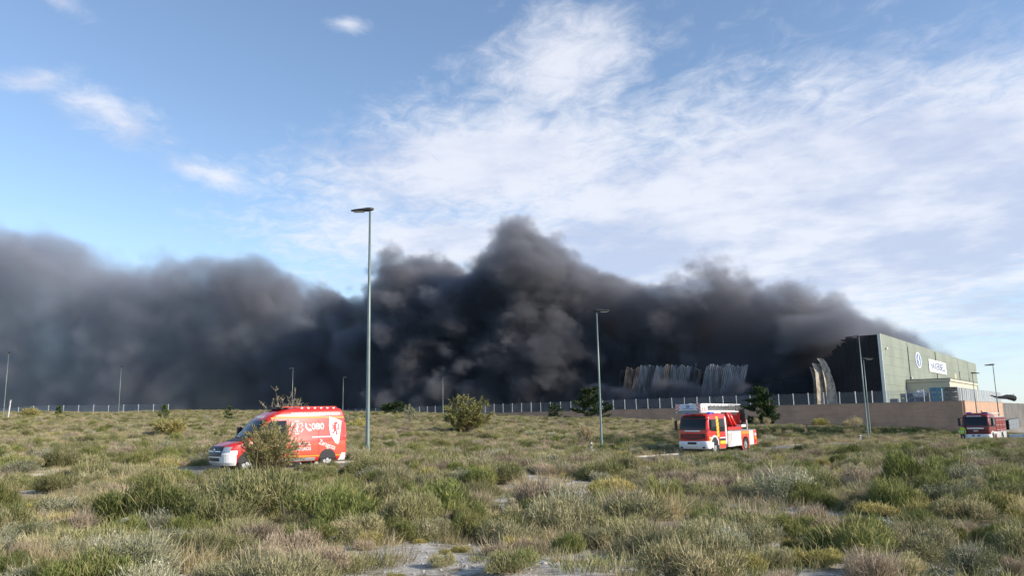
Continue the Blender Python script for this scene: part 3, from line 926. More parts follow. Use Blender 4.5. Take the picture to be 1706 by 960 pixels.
def mound(name, m, rx, h, n, leaf, width, upright, seed, lobes=6, stems=60, tint=(.5, .22), droop=.25, shell=.45, shoots=0):
    """shrub: several leaning lobes of fine shoots on a fan of woody stems"""
    g = np.random.default_rng(seed)
    lo = []
    for k in range(lobes):
        a = g.uniform(0, 2 * np.pi); r = rx * .72 * math.sqrt(g.uniform())
        lo.append((r * math.cos(a), r * math.sin(a), h * g.uniform(.2, .42), rx * g.uniform(.24, .5), h * g.uniform(.3, .62), g.normal(0, .17)))
    lo.append((0, 0, h * .25, rx * .5, h * .5, 0))
    wts = np.array([l[3] ** 2 for l in lo]); wts /= wts.sum()
    ks = g.choice(len(lo), n, p=wts); L = np.array(lo)[ks]
    u = g.normal(size=(n, 3)); u[:, 2] = np.abs(u[:, 2]) * 1.1 - .22; u /= np.linalg.norm(u, axis=1, keepdims=True)
    rad = shell + (1 - shell) * g.uniform(size=n) ** .6
    P = np.stack([L[:, 0] + u[:, 0] * L[:, 3] * rad, L[:, 1] + u[:, 1] * L[:, 3] * rad, L[:, 2] + u[:, 2] * L[:, 4] * rad], 1)
    D = u * (1 - upright) + np.array([0, 0, 1.0]) * upright + g.normal(size=(n, 3)) * .28
    D /= np.linalg.norm(D, axis=1, keepdims=True)
    Ln = leaf * g.uniform(.5, 1.35, n); P = P - D * (Ln * .45)[:, None]
    keep = P[:, 2] > -.02
    P, D, Ln, L = P[keep], D[keep], Ln[keep], L[keep]
    tn = np.clip(tint[0] + L[:, 5] + g.normal(0, tint[1], len(P)), 0, 1)
    parts = [blades(P, D, Ln, width * g.uniform(.6, 1.3, len(P)), tn, droop, g)]
    if shoots:                                                  # longer wisps that break the outline
        a = g.uniform(0, 2 * np.pi, shoots); e = np.arccos(g.uniform(0, .95, shoots))
        q = np.stack([np.cos(a) * np.sin(e) * rx * .75, np.sin(a) * np.sin(e) * rx * .75, np.cos(e) * h * .72 + .05], 1)
        d2 = q / np.linalg.norm(q, axis=1, keepdims=True) * .6 + np.array([0, 0, .75]) + g.normal(0, .25, (shoots, 3)); d2 /= np.linalg.norm(d2, axis=1, keepdims=True)
        parts.append(blades(q, d2, g.uniform(.12, .36, shoots) * (h / .65), np.full(shoots, width * .75), np.clip(g.normal(tint[0] + .25, .2, shoots), 0, 1), .3, g))
    if stems:
        sg = []
        for k in range(stems):
            a = g.uniform(0, 2 * np.pi); e = g.uniform(.25, 1.2)
            q = np.array([math.cos(a) * math.cos(e) * rx * .85, math.sin(a) * math.cos(e) * rx * .85, math.sin(e) * h * .85])
            p0 = q * np.array([.12, .12, 0]); md = q * .5 + g.normal(0, .03, 3) + np.array([0, 0, .03])
            sg += [(p0, md, .010, .007), (md, q, .007, .003)]
        parts.append(sticks(sg, 1.0))
    return join_parts(name, parts, m)

def tussock(name, m, h, spread, n, width, seed, lean=.35):
    g = np.random.default_rng(seed)
    a = g.uniform(0, 2 * np.pi, n); r = spread * np.sqrt(g.uniform(size=n))
    P = np.stack([r * np.cos(a), r * np.sin(a), np.zeros(n) - .02], 1)
    D = np.stack([np.cos(a) * lean * g.uniform(0, 1.6, n), np.sin(a) * lean * g.uniform(0, 1.6, n), np.ones(n)], 1) + g.normal(size=(n, 3)) * .12
    D /= np.linalg.norm(D, axis=1, keepdims=True)
    return join_parts(name, [blades(P, D, h * g.uniform(.35, 1.15, n), width * g.uniform(.6, 1.3, n), np.clip(g.normal(.5, .25, n), 0, 1), .35, g)], m)

M_OLIVE = leaf_mat('olive_shrub', (.125, .15, .045), (.25, .25, .105), (.46, .385, .23))
M_SAGE = leaf_mat('sage_shrub', (.23, .235, .115), (.36, .335, .18), (.50, .43, .28))
M_GREEN = leaf_mat('green_shrub', (.10, .135, .034), (.20, .22, .066), (.40, .35, .155))
M_DRY = leaf_mat('dry_grass', (.28, .25, .11), (.47, .38, .22), (.60, .50, .33), .3)
M_DEAD = leaf_mat('brown_twiggy_shrub', (.20, .15, .105), (.35, .275, .19), (.48, .39, .28), .1)
M_YEL = leaf_mat('yellow_green_shrub', (.20, .205, .055), (.37, .325, .11), (.53, .43, .20))
M_PALE = leaf_mat('pale_leaved_shrub', (.15, .17, .075), (.29, .29, .17), (.46, .43, .31))

KINDS = [
    # name, category, description, meshes, footprint radius, weight
    ('olive_shrub', 'shrub', 'olive-green mounded shrub', [mound('olive_shrub', M_OLIVE, .74, .70, 8000, .10, .0095, .5, s, lobes=12, shoots=150) for s in (1, 2, 3, 101, 102)], .62, .28),
    ('sage_shrub', 'shrub', 'grey-green sage shrub', [mound('sage_shrub', M_SAGE, .66, .60, 7000, .08, .0095, .5, s, lobes=11, tint=(.5, .22), shoots=130) for s in (4, 5, 104)], .58, .15),
    ('green_shrub', 'shrub', 'green upright shrub', [mound('green_shrub', M_GREEN, .66, .74, 7000, .13, .0095, .65, s, lobes=12, tint=(.45, .22), shoots=150) for s in (6, 7, 106)], .52, .15),
    ('twiggy_shrub', 'shrub', 'brown dry twiggy shrub', [mound('twiggy_shrub', M_DEAD, .60, .62, 3600, .12, .0075, .5, s, stems=200, shell=.25, shoots=250) for s in (8, 9)], .5, .13),
    ('yellow_shrub', 'shrub', 'yellowish-green cushion shrub', [mound('yellow_shrub', M_YEL, .5, .46, 5000, .08, .0095, .55, s, lobes=9, shoots=160) for s in (10, 11)], .42, .11),
    ('pale_shrub', 'shrub', 'pale-leaved open shrub', [mound('pale_shrub', M_PALE, .66, .72, 4600, .055, .014, .3, s, lobes=10, stems=170, shell=.3, droop=.1, shoots=80) for s in (12, 13)], .55, .08),
    ('grass_tussock', 'grass tuft', 'straw-pale grass tussock', [tussock('grass_tussock', M_DRY, .55, .24, 520, .007, s) for s in (14, 15, 16)], .34, .07),
]
SMALL_GRASS = [tussock('short_dry_grass', M_DRY, .30, .36, 260, .007, s, .6) for s in (17, 18)] + [tussock('short_green_grass', M_OLIVE, .24, .34, 260, .008, s, .6) for s in (19, 20)] + [tussock('shadow_dark_grass', leaf_mat('shadow_dark_grass', (.022, .042, .016), (.04, .065, .025), (.085, .10, .04)), .40, .40, 300, .012, 21, .4)]  # last tuft has shadow put into its dark leaf colour

def fbm2(X, Y, s, seed):
    """cheap smooth 2-D variation in 0..1"""
    g = np.random.default_rng(seed); z = np.zeros_like(X)
    for k in range(7):
        f = s * g.uniform(.5, 2.6); a = g.uniform(0, 2 * np.pi); ph = g.uniform(0, 6.28)
        z += np.sin((X * math.cos(a) + Y * math.sin(a)) * f + ph + 1.2 * np.sin((Y * math.cos(a) - X * math.sin(a)) * f * .7)) / 7
    return np.clip(.5 + z, 0, 1)
BARE = [tuple(gnd(px, Y)[:2]) + (r,) for px, Y, r in ((650, 8.3, 1.0), (760, 8.5, 1.1), (880, 8.4, .8), (560, 8.2, .6), (730, 9.9, 1.0), (690, 9.4, 1.0), (600, 9.0, .7), (790, 9.6, .8), (1060, 8.9, .55), (350, 9.2, .35), (1350, 9.0, .5), (690, 10.9, 1.05), (770, 11.6, .75), (610, 10.4, .7), (880, 10.2, .5), (1140, 11.4, .55), (410, 13.6, .5), (1330, 10.4, .45), (215, 12.9, .3), (960, 12.8, .45), (1060, 10.0, .5), (560, 12.5, .35), (1560, 11, .4), (800, 13.0, .4))]
def bare(X, Y):
    v = np.zeros_like(X)
    for bx, by, r in BARE:
        v = np.maximum(v, 1 - np.hypot(X - bx, Y - by) / r)
    edge = .18 * np.sin(X * 5.1 + Y * 3.3) + .12 * np.sin(X * 11 - Y * 7)          # ragged rim
    strip_ = (Y < 10.9 + 2 * edge) & (X / Y > -.175 + edge * .25) & (X / Y < .045 + edge * .25)
    return np.where(v > 0, np.maximum(v + edge * .8, -1), np.where(strip_, .6, v))
def blocked(X, Y):
    u, n = uv_(X, Y)
    bl = (np.abs(n - ROAD_N) < ROAD_HW + .25) & (u > -40) & (u < 150)
    # the raised yard
    a = (X - CORNER.x) * WD.x + (Y - CORNER.y) * WD.y; b = (X - CORNER.x) * FD.x + (Y - CORNER.y) * FD.y
    bl |= (a > -.7) & (b > -.7) & (a < 332)
    bl |= (a > -14) & (a <= 0) & (b > -6)                    # paved lane beside the sunlit wall
    return bl
def scatter(Y0, Y1, dens, g, mx=1.18):
    area = .656 * mx * (Y1 ** 2 - Y0 ** 2); n = int(area * dens)
    Y = np.sqrt(g.uniform(Y0 ** 2, Y1 ** 2, n)); X = g.uniform(-.656 * mx, .656 * mx, n) * Y
    k = ~blocked(X, Y)
    return X[k], Y[k]

gS = np.random.default_rng(23)
# shrubs: dart-throwing near the camera, plain scatter further away
SX_, SY_, SK, SS = [], [], [], []
cell = {}
wts = np.array([k[5] for k in KINDS])
def try_shrubs(Y0, Y1, dens, spacing, smin, smax):
    X, Y = scatter(Y0, Y1, dens, gS)
    f1 = fbm2(X, Y, .55, 3); f2 = fbm2(X, Y, .22, 4); f3 = fbm2(X, Y, .35, 5)
    bb = bare(X, Y)
    for i in range(len(X)):
        inb = bb[i] > 0
        if (inb and gS.uniform() > .13) or f3[i] < .33: continue
        w = wts.copy()
        w[0] *= .5 + f1[i]; w[1] *= .5 + (1 - f1[i]); w[2] *= .3 + 1.6 * f2[i]; w[3] *= .4 + 1.4 * (1 - f2[i]); w[6] *= .6 + (1 - f1[i])
        if X[i] / Y[i] < -.42 and Y[i] < 16: w[5] *= 7
        elif Y[i] < 16: w[5] *= .3
        kd = gS.choice(len(KINDS), p=w / w.sum())
        s = smin + (smax - smin) * gS.beta(1.5, 2.2)
        if inb: kd = gS.choice([1, 3, 4, 4, 6]); s = gS.uniform(.16, .36)
        r = KINDS[kd][4] * s * spacing
        c = (int(X[i] // 1.2), int(Y[i] // 1.2)); ok = True
        for a in (-1, 0, 1):
            for b in (-1, 0, 1):
                for (x2, y2, r2) in cell.get((c[0] + a, c[1] + b), ()):
                    if (X[i] - x2) ** 2 + (Y[i] - y2) ** 2 < (r + r2) ** 2: ok = False; break
                if not ok: break
            if not ok: break
        if not ok: continue
        cell.setdefault(c, []).append((X[i], Y[i], r))
        SX_.append(X[i]); SY_.append(Y[i]); SK.append(kd); SS.append(s)
try_shrubs(7.5, 13, 9.0, .70, .34, .95)
try_shrubs(13, 32, 7.0, .76, .45, 1.45)
try_shrubs(32, 62, 3.4, .66, .5, 1.5)
X, Y = scatter(60, 250, .55, gS)
farw = wts * np.array([.9, 1.0, .5, 1.8, .8, .3, 4.2]); kk_ = gS.choice(len(KINDS), len(X), p=farw / farw.sum())
u_ = gS.uniform(5, 128, 1500); n_ = ROAD_N - ROAD_HW - .3 - gS.uniform(0, 3.2, 1500)          # taller verge on the near side of the road
vx = u_ * RU[0] + n_ * RN[0]; vy = u_ * RU[1] + n_ * RN[1]; vp = CX + FPX * vx / vy
ok_ = (vy > 24) & ~((vp > 1055) & (vp < 1140)) & ~((vp > 255) & (vp < 350)) & ~((vp > -40) & (vp < 110)) & (vp < 1760) & (vp > -60)
u2 = gS.uniform(58, 150, 900); n2 = gS.uniform(56, 72, 900)                                     # grown-over bank before the wall
bx_ = u2 * RU[0] + n2 * RN[0]; by_ = u2 * RU[1] + n2 * RN[1]; ok2 = ~blocked(bx_, by_)
X = np.concatenate([X, vx[ok_], bx_[ok2]]); Y = np.concatenate([Y, vy[ok_], by_[ok2]])
nbase = len(kk_)
kk_ = np.concatenate([kk_, gS.choice([0, 1, 3, 6, 6, 0, 4], ok_.sum()), np.where(n2[ok2] < 55, gS.choice([2, 2, 2, 2], ok2.sum()), gS.choice([4, 6, 4, 6, 0], ok2.sum()))])
SX_ = np.concatenate([SX_, X]); SY_ = np.concatenate([SY_, Y]); SK = np.concatenate([SK, kk_]).astype(int); SS = np.concatenate([SS, np.where(np.arange(len(X)) < nbase + ok_.sum(), gS.uniform(.5, 1.2, len(X)), gS.uniform(.4, .7, len(X)))])
SZ_ = terrain(SX_, SY_)
ROT = gS.uniform(0, 6.283, len(SX_)); VAR = gS.integers(0, 6, len(SX_))
# what stands between the camera and the van stays low
pxs = CX + FPX * SX_ / SY_
lowv = (pxs > 330) & (pxs < 600) & (SY_ < 40) & (SY_ > 19)
SS[lowv] *= np.where(SY_[lowv] > 24.5, .74, .9)
lowt = (pxs > 1100) & (pxs < 1300) & (SY_ < 60) & (SY_ > 40)
SS[lowt] *= .9

# the 300 that show largest are plants of their own
inview = (pxs > -40) & (pxs < 1746) & (SY_ > 8.3)
score = np.where(inview, SS * np.array([k[4] for k in KINDS])[SK] / SY_, 0)
big300 = np.argsort(-score)[:300]
first = {}
LAND = [(0, 'at the left edge of the scrub'), (170, 'left of the pale stone clump'), (330, 'left of the red van'), (420, 'in front of the van nose'), (560, 'in front of the red van'), (680, 'below the tallest lamp'),
        (860, 'beside the bare soil patch'), (1010, 'below the grey lamp'), (1150, 'left of the ladder truck'), (1290, 'in front of the ladder truck'), (1460, 'right of the ladder truck'), (1590, 'below the slim lamps'), (9999, 'at the right edge of the scrub')]
byl = {}
for i in big300:
    nm, cat, desc, meshes, _, _ = KINDS[SK[i]]
    me = meshes[VAR[i] % len(meshes)]
    o = link(nm, me)
    first.setdefault(me.name, o)
    o.location = (SX_[i], SY_[i], SZ_[i] - .02); o.rotation_euler = (gS.normal(0, .09), gS.normal(0, .09), ROT[i]); s = SS[i]
    o.scale = (s * gS.uniform(.78, 1.25), s * gS.uniform(.78, 1.25), s * gS.uniform(.75, 1.25))
    where = next(t for lim, t in LAND if pxs[i] < lim)
    size = 'small' if s < .6 else ('large' if s > .9 else 'medium')
    py = proj((SX_[i], SY_[i], SZ_[i]))[1]
    band = 'foremost row' if py > 925 else ('near row' if py > 850 else 'back row')
    tag(o, '%s %s %s, %s' % (size, desc, where, band), cat, 'shrubs and tussocks of the near scrub')
    byl.setdefault(o['label'], []).append((pxs[i], o))
ORD = ['leftmost', 'second from left', 'third from left', 'fourth from left', 'fifth from left', 'sixth from left', 'seventh from left', 'eighth from left', 'ninth from left', 'tenth from left']
for lb_, lst in byl.items():
    if len(lst) > 1:
        for r_, (_, o) in enumerate(sorted(lst, key=lambda q: q[0])):
            o['label'] = lb_ + ', ' + (ORD[r_] if r_ < len(lst) - 1 or len(lst) > 10 else 'rightmost') if r_ < 10 else lb_
rest = np.setdiff1d(np.arange(len(SX_)), big300)

def stuff_points(name, X, Y, Z, rot, scl, idx, objs, label, cat):
    me = bpy.data.meshes.new(name); me.vertices.add(len(X))
    me.vertices.foreach_set('co', np.stack([X, Y, Z], 1).astype(np.float32).ravel())
    for nm, val, ty in (('rot', rot, 'FLOAT'), ('scl', scl, 'FLOAT'), ('pick', idx, 'INT')):
        a = me.attributes.new(nm, ty, 'POINT'); a.data.foreach_set('value', np.asarray(val).astype(np.float32 if ty == 'FLOAT' else np.int32))
    o = link(name, me)
    ng = bpy.data.node_groups.new(name, 'GeometryNodeTree')
    ng.interface.new_socket('Geometry', in_out='INPUT', socket_type='NodeSocketGeometry')
    ng.interface.new_socket('Geometry', in_out='OUTPUT', socket_type='NodeSocketGeometry')
    g = NT(ng); gi = g.n('NodeGroupInput'); go = g.n('NodeGroupOutput')
    jn = g.n('GeometryNodeJoinGeometry')
    for ob in reversed(objs):
        oi = g.n('GeometryNodeObjectInfo', transform_space='ORIGINAL'); oi.inputs['Object'].default_value = ob; oi.inputs['As Instance'].default_value = True
        ng.links.new(oi.outputs['Geometry'], jn.inputs[0])
    def na(nm, ty):
        q = g.n('GeometryNodeInputNamedAttribute', data_type=ty); q.inputs[0].default_value = nm; return q.outputs[0]
    iop = g.n('GeometryNodeInstanceOnPoints')
    g.put(iop.inputs['Points'], gi.outputs[0]); g.put(iop.inputs['Instance'], jn.outputs[0]); iop.inputs['Pick Instance'].default_value = True
    g.put(iop.inputs['Instance Index'], na('pick', 'INT'))
    g.put(iop.inputs['Rotation'], g.xyz(0.0, 0.0, na('rot', 'FLOAT')))
    g.put(iop.inputs['Scale'], na('scl', 'FLOAT'))
    g.put(go.inputs[0], iop.outputs[0])
    o.modifiers.new('scatter', 'NODES').node_group = ng
    tag(o, label, cat, kind='stuff')
    return o
objs = []; kmap = {}
for ki, k in enumerate(KINDS):
    for me in k[3]:
        if me.name in first:
            kmap.setdefault(ki, []).append(len(objs)); objs.append(first[me.name])
pick = np.array([kmap[SK[i]][VAR[i] % len(kmap[SK[i]])] for i in rest])
stuff_points('scrub', SX_[rest], SY_[rest], SZ_[rest] - .02, ROT[rest], SS[rest], pick, objs, 'mixed low scrub covering the field back to the skyline', 'scrub')
# short grass between the shrubs
gX, gY = [], []
for Y0, Y1, dn in ((7.5, 20, 1.5), (20, 45, 1.1), (45, 90, .9), (90, 240, .5)):
    X, Y = scatter(Y0, Y1, dn, gS); k = (bare(X, Y) < .35) | (gS.uniform(size=len(X)) < .22)
    k &= fbm2(X, Y, .35, 5) > (.08 if Y1 < 46 else .0)
    gX.append(X[k]); gY.append(Y[k])
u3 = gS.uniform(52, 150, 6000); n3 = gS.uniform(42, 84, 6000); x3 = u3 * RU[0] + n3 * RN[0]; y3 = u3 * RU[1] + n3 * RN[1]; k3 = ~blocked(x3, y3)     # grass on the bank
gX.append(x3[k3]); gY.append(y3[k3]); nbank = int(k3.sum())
gX = np.concatenate(gX); gY = np.concatenate(gY); gZ = terrain(gX, gY)
gobj = []
spots = [gnd(640, 10.2), gnd(830, 10.8), gnd(730, 12.2), gnd(905, 11.0), gnd(1400, 92)]
for me, g_, d_ in zip(SMALL_GRASS, spots, ('short straw grass tuft at the left rim of the bare soil', 'short straw grass tuft on the right of the bare soil', 'short greenish grass tuft behind the bare soil', 'short greenish grass tuft right of the bare soil', 'grass tuft coloured shadow-dark on the bank left of the slim lamps')):
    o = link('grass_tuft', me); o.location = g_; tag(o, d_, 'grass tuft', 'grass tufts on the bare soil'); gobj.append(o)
gp = np.where(fbm2(gX, gY, .4, 9) + gS.normal(0, .15, len(gX)) > np.where(gY > 40, .36, .48), gS.integers(0, 2, len(gX)), gS.integers(2, 4, len(gX)))
far_s = np.where(gY > 45, 1.7, 1.0); far_s[-nbank:] = 1.5; nb3 = n3[k3]; gp[-nbank:] = np.where(nb3 < 55, 4, gS.integers(0, 3, nbank))  # near strip of the bank: shadow painted as dark grass
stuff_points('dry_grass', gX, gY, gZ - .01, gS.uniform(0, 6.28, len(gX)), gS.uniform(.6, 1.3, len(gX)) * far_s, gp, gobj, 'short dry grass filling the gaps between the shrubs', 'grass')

# ------------------------------------------------------------------ trees and single bushes
BARK = mat('grey_bark', (.20, .16, .12), .9, var=.4, vscale=8)
PALEBARK = mat('bleached_twigs', (.42, .35, .27), .9, var=.3, vscale=5)
def branch_tree(h, spread, levels, g, trunks=1, up=.75, split=4, r0=.06, lenf=.62, start=.1):
    """returns twig segments and tip points"""
    segs, tips = [], []
    def grow(p, d, L, r, lv):
        n = 3
        for k in range(n):
            d = d + g.normal(0, .12, 3); d[2] += .04; d /= np.linalg.norm(d)
            q = p + d * L / n
            segs.append((p, q, r * (1 - k * .2), r * (1 - (k + 1) * .2))); p = q
            if lv < levels and (k > 0 or lv > 0):
                for s in range(split if k == n - 1 else max(1, split - 2)):
                    dd = d * up + g.normal(0, 1, 3) * spread; dd[2] = abs(dd[2]) * .6 + dd[2] * .4; dd /= np.linalg.norm(dd)
                    grow(p, dd, L * lenf * g.uniform(.75, 1.2), r * .5, lv + 1)
        if lv >= levels: tips.append((p, d))
        elif lv >= levels - 1: tips.append((p, d))
    for k in range(trunks):
        a = 2 * np.pi * k / trunks + g.uniform(0, 1); t = 0 if trunks == 1 else g.uniform(.25, .75)
        d = np.array([math.cos(a) * t, math.sin(a) * t, 1.0]); d /= np.linalg.norm(d)
        grow(np.array([math.cos(a) * .08, math.sin(a) * .08, -.05]) if trunks > 1 else np.array([0, 0, -.05]), d, h * .45, r0, 0)
    return segs, tips
def norm_h(segs, tips, h, w=None):
    A = np.array([s[1] for s in segs]); k = h / A[:, 2].max()
    kx = k if w is None else (w / 2) / np.percentile(np.abs(A[:, :2]), 98)
    S = np.array([kx, kx, k])
    return [(s[0] * S, s[1] * S, s[2], s[3]) for s in segs], [(p * S, d) for p, d in tips]
def foliage_tree(name, px, Y, h, w, leafm, label, cat, seed, trunks=3, n_leaf=26, leaf=.16, lw_=.02, spreadl=.22, r0=.05, levels=3, up=.75, spread=.5, bark=None, split=4, droop=.2, grp=None):
    g = np.random.default_rng(seed)
    sg, tp = norm_h(*branch_tree(h, spread, levels, g, trunks, up, split, r0), h * .95, w * .92)
    o = empty(name, gnd(px, Y), g.uniform(0, 6))
    V, T, A = sticks(sg, .8)
    me = np_mesh('branches', V, tris=T); link('trunk' if trunks == 1 else 'stems', me, bark or BARK, o)
    if n_leaf:
        P = np.repeat(np.array([p for p, d in tp]), n_leaf, 0); Dd = np.repeat(np.array([d for p, d in tp]), n_leaf, 0)
        n = len(P); P = P + g.normal(0, spreadl * .5, (n, 3)); P[:, 2] = np.maximum(P[:, 2], .03)
        D = Dd * .7 + g.normal(0, .45, (n, 3)); D[:, 2] += .25; D /= np.linalg.norm(D, axis=1, keepdims=True)
        tn = np.clip(np.repeat(g.normal(.45, .2, len(tp)), n_leaf) + g.normal(0, .12, n), 0, 1)
        me = join_parts('crown', [blades(P, D, leaf * g.uniform(.6, 1.3, n), lw_ * g.uniform(.7, 1.3, n), tn, droop, g)], leafm); link('crown', me, None, o)
    tag(o, label, cat, grp)
    return o
def wand_bush(name, px, Y, h, w, leafm, label, seed, n_st=150, twigs=8, leafn=13, bark=None, lsz=.10, lwd=.016, rs=1.0, tw=1.0, cat='bush'):
    """vase of thin upright wands with small side twigs, leafy towards the ends"""
    g = np.random.default_rng(seed); o = empty(name, gnd(px, Y)); segs, P, D = [], [], []
    for k in range(n_st):
        a = g.uniform(0, 2 * np.pi); t = g.uniform(0, 1) ** .6; L = h * g.uniform(.55, 1.02) * (1 - .25 * t)
        d = np.array([math.cos(a) * t * w * .5 / h * 1.15, math.sin(a) * t * w * .5 / h * 1.15, 1.0]); p = np.array([math.cos(a) * .12 * t, math.sin(a) * .12 * t, -.05]); r = g.uniform(.007, .014) * rs
        for q in range(6):
            d = d / np.linalg.norm(d) + g.normal(0, .07, 3) + np.array([math.cos(a), math.sin(a), 0]) * .05 * t
            p2 = p + d / np.linalg.norm(d) * L / 6; segs.append((p, p2, r * (1 - q * .13), r * (1 - (q + 1) * .13))); p = p2
            if q >= 2:
                for z in range(twigs // 3 + (q > 3)):
                    dd = d / np.linalg.norm(d) + g.normal(0, .45, 3); dd /= np.linalg.norm(dd); e = p + dd * g.uniform(.12, .34) * tw
                    segs.append((p, e, r * .45, .002 * rs))
                    for s_ in range(leafn // 2 if q < 4 else leafn):
                        u = g.uniform(.2, 1.05); P.append(p + (e - p) * u + g.normal(0, .012, 3)); D.append(dd + g.normal(0, .5, 3))
    V, T, A = sticks(segs, .8); link('stems', np_mesh('stems', V, tris=T), bark or BARK, o)
    P = np.array(P); D = np.array(D); D /= np.linalg.norm(D, axis=1, keepdims=True); n = len(P)
    link('crown', join_parts('crown', [blades(P, D, lsz * g.uniform(.5, 1.4, n), lwd * g.uniform(.6, 1.3, n), np.clip(g.normal(.5, .25, n), 0, 1), .2, g)], leafm), None, o)
    tag(o, label, cat)
wand_bush('broom_bush', 447, 27.0, 2.15, 1.75, leaf_mat('broom_leaf', (.17, .18, .05), (.29, .27, .11), (.44, .36, .19)), 'tall wispy green and brown bush hiding the van cab', 32, bark=mat('brown_twigs', (.30, .22, .15), .9, var=.4, vscale=6))
wand_bush('tamarisk_tree', 776, 84, 4.2, 6.4, leaf_mat('tamarisk_leaf', (.18, .19, .06), (.33, .305, .11), (.50, .43, .19)), 'round olive-green tree standing alone on the field right of the tallest lamp', 131, n_st=85, twigs=8, leafn=13, lsz=.30, lwd=.065, rs=2.6, tw=2.0, cat='tree')
wand_bush('bare_tree', 472, 52, 4.35, 1.8, M_DRY, 'bare pale leafless tree sticking up behind the van roof', 133, n_st=42, twigs=7, leafn=2, lsz=.16, lwd=.04, rs=4.0, tw=1.6, bark=PALEBARK, cat='tree')
wand_bush('thistle_tree', 680, 118, 3.3, 1.7, M_PALE, 'slim pale sapling with feathery top on the skyline', 134, n_st=9, twigs=8, leafn=7, lsz=.32, lwd=.07, rs=3.6, tw=2.2, bark=PALEBARK, cat='tree')
DARKC = leaf_mat('dark_conifer', (.022, .04, .016), (.04, .062, .022), (.09, .11, .04), .1)
LIMEC = leaf_mat('young_conifer', (.06, .10, .03), (.11, .15, .045), (.2, .22, .08), .15)
def conifer(name, px, Y, h, w, leafm, label, seed, n=2600, leaf=.5, lwid=.09, tops=1, full=1.0):
    g = np.random.default_rng(seed); o = empty(name, gnd(px, Y))
    MB().tube([(0, 0, -.2), (.05, 0, h * .5), (0, 0, h * .93)], [.05 * h ** .6, .03 * h ** .6, .01], 7).build('trunk', BARK, o)
    P, D, tn = [], [], []
    for t in range(tops):
        cx, cy_ = (g.normal(0, w * .16), g.normal(0, w * .16)) if tops > 1 else (0, 0); ht = h * (1 if t == 0 else g.uniform(.72, .98))
        nb = int(70 / tops)
        for b in range(nb):
            v = g.uniform(.04, 1) ; a = g.uniform(0, 2 * np.pi)
            R_ = w / 2 * (full * (1 - v) ** .65 * (.6 + .4 * min(1, v * 6)) + .06) * g.uniform(.6, 1.12) * (.75 if tops > 1 else 1)
            k = int(n / (nb * tops)); s = g.uniform(.15, 1, k) ** .7
            px_ = cx + np.cos(a) * R_ * s + g.normal(0, .12 * w * .3, k); py_ = cy_ + np.sin(a) * R_ * s + g.normal(0, .12 * w * .3, k); pz = v * ht + s * R_ * .35 + g.normal(0, .05 * h * .3, k)
            P.append(np.stack([px_, py_, pz], 1)); D.append(np.stack([np.cos(a) * np.ones(k), np.sin(a) * np.ones(k), .5 * np.ones(k)], 1) + g.normal(0, .4, (k, 3))); tn.append(np.full(k, g.normal(.4, .2)) + g.normal(0, .12, k))
    P = np.concatenate(P); D = np.concatenate(D); D /= np.linalg.norm(D, axis=1, keepdims=True); tn = np.clip(np.concatenate(tn), 0, 1); P[:, 2] = np.maximum(P[:, 2], .05)
    me = join_parts('crown', [blades(P, D, leaf * g.uniform(.6, 1.3, len(P)), lwid * g.uniform(.7, 1.3, len(P)), tn, .2, g)], leafm); link('crown', me, None, o)
    tag(o, label, 'tree', 'evergreen trees before the smoke')
    return o
conifer('evergreen_tree', 1284, 127, 6.9, 5.4, DARKC, 'bushy dark evergreen right of the ladder truck, against the wall', 41, 5200, .6, .12, 5, 1.25)
conifer('evergreen_tree', 985, 152, 6.3, 6.2, DARKC, 'spreading dark evergreen behind the grey lamp, against the wall', 42, 4600, .6, .12, 5, 1.25)
conifer('evergreen_tree', 921, 158, 3.4, 2.6, DARKC, 'small dark evergreen bush before the far end of the wall', 43, 1500, .4, .1, 3, 1.2)
conifer('young_conifer', 272, 150, 2.6, 2.3, LIMEC, 'small pointed green conifer on the left skyline by the fence end', 44, 1100, .35, .08)
conifer('young_conifer', 381, 150, 2.7, 1.6, LIMEC, 'slim pointed green conifer on the skyline left of the van', 45, 900, .35, .08)
conifer('evergreen_tree', 657, 172, 2.6, 7.5, DARKC, 'wide dark low bush on the skyline left of the feathery sapling', 46, 2200, .5, .12, 7, 1.3)
conifer('young_conifer', 97, 190, 2.4, 1.7, LIMEC, 'tiny green conifer before the far left fence', 47, 700, .4, .1)
for px, Y, h, w, ls, sd in ((596, 95, 1.1, 2.0, 'low green bush on the skyline just left of the tallest lamp', 51), (50, 170, 2.0, 3.6, 'broad yellow-green bush before the far left fence', 52), (285, 72, 1.6, 2.6, 'rounded yellow-green bush in the middle of the left field', 53), (1365, 126, 1.5, 2.2, 'small pale bush at the foot of the shaded wall', 54)):
    foliage_tree('round_bush', px, Y, h, w, M_YEL, ls, 'bush', sd, trunks=7, n_leaf=8, leaf=.3, lw_=.05, spreadl=.35, levels=2, r0=.03, grp='single round bushes')
for px, Y, h, w, ls, sd in ((975, 66, 1.9, 1.2, 'tall straw-pale dry weeds left of the grey lamp', 61), (1136, 64, 2.6, 1.5, 'bare grey sapling just left of the ladder truck', 62), (1425, 124, 2.2, 2.6, 'tall dry weeds at the foot of the shaded wall', 63), (1272, 122, 1.5, 2.5, 'bleached bare twigs under the bushy dark evergreen', 64), (1412, 122, 1.4, 1.2, 'short dry weeds left of the slim lamps', 65)):
    foliage_tree('dry_weed', px, Y, h, w, M_DRY, ls, 'weeds', sd, trunks=8, n_leaf=2, leaf=.35, lw_=.03, spreadl=.2, levels=2, up=1.6, spread=.25, r0=.02, bark=PALEBARK, grp='tall dry weeds')
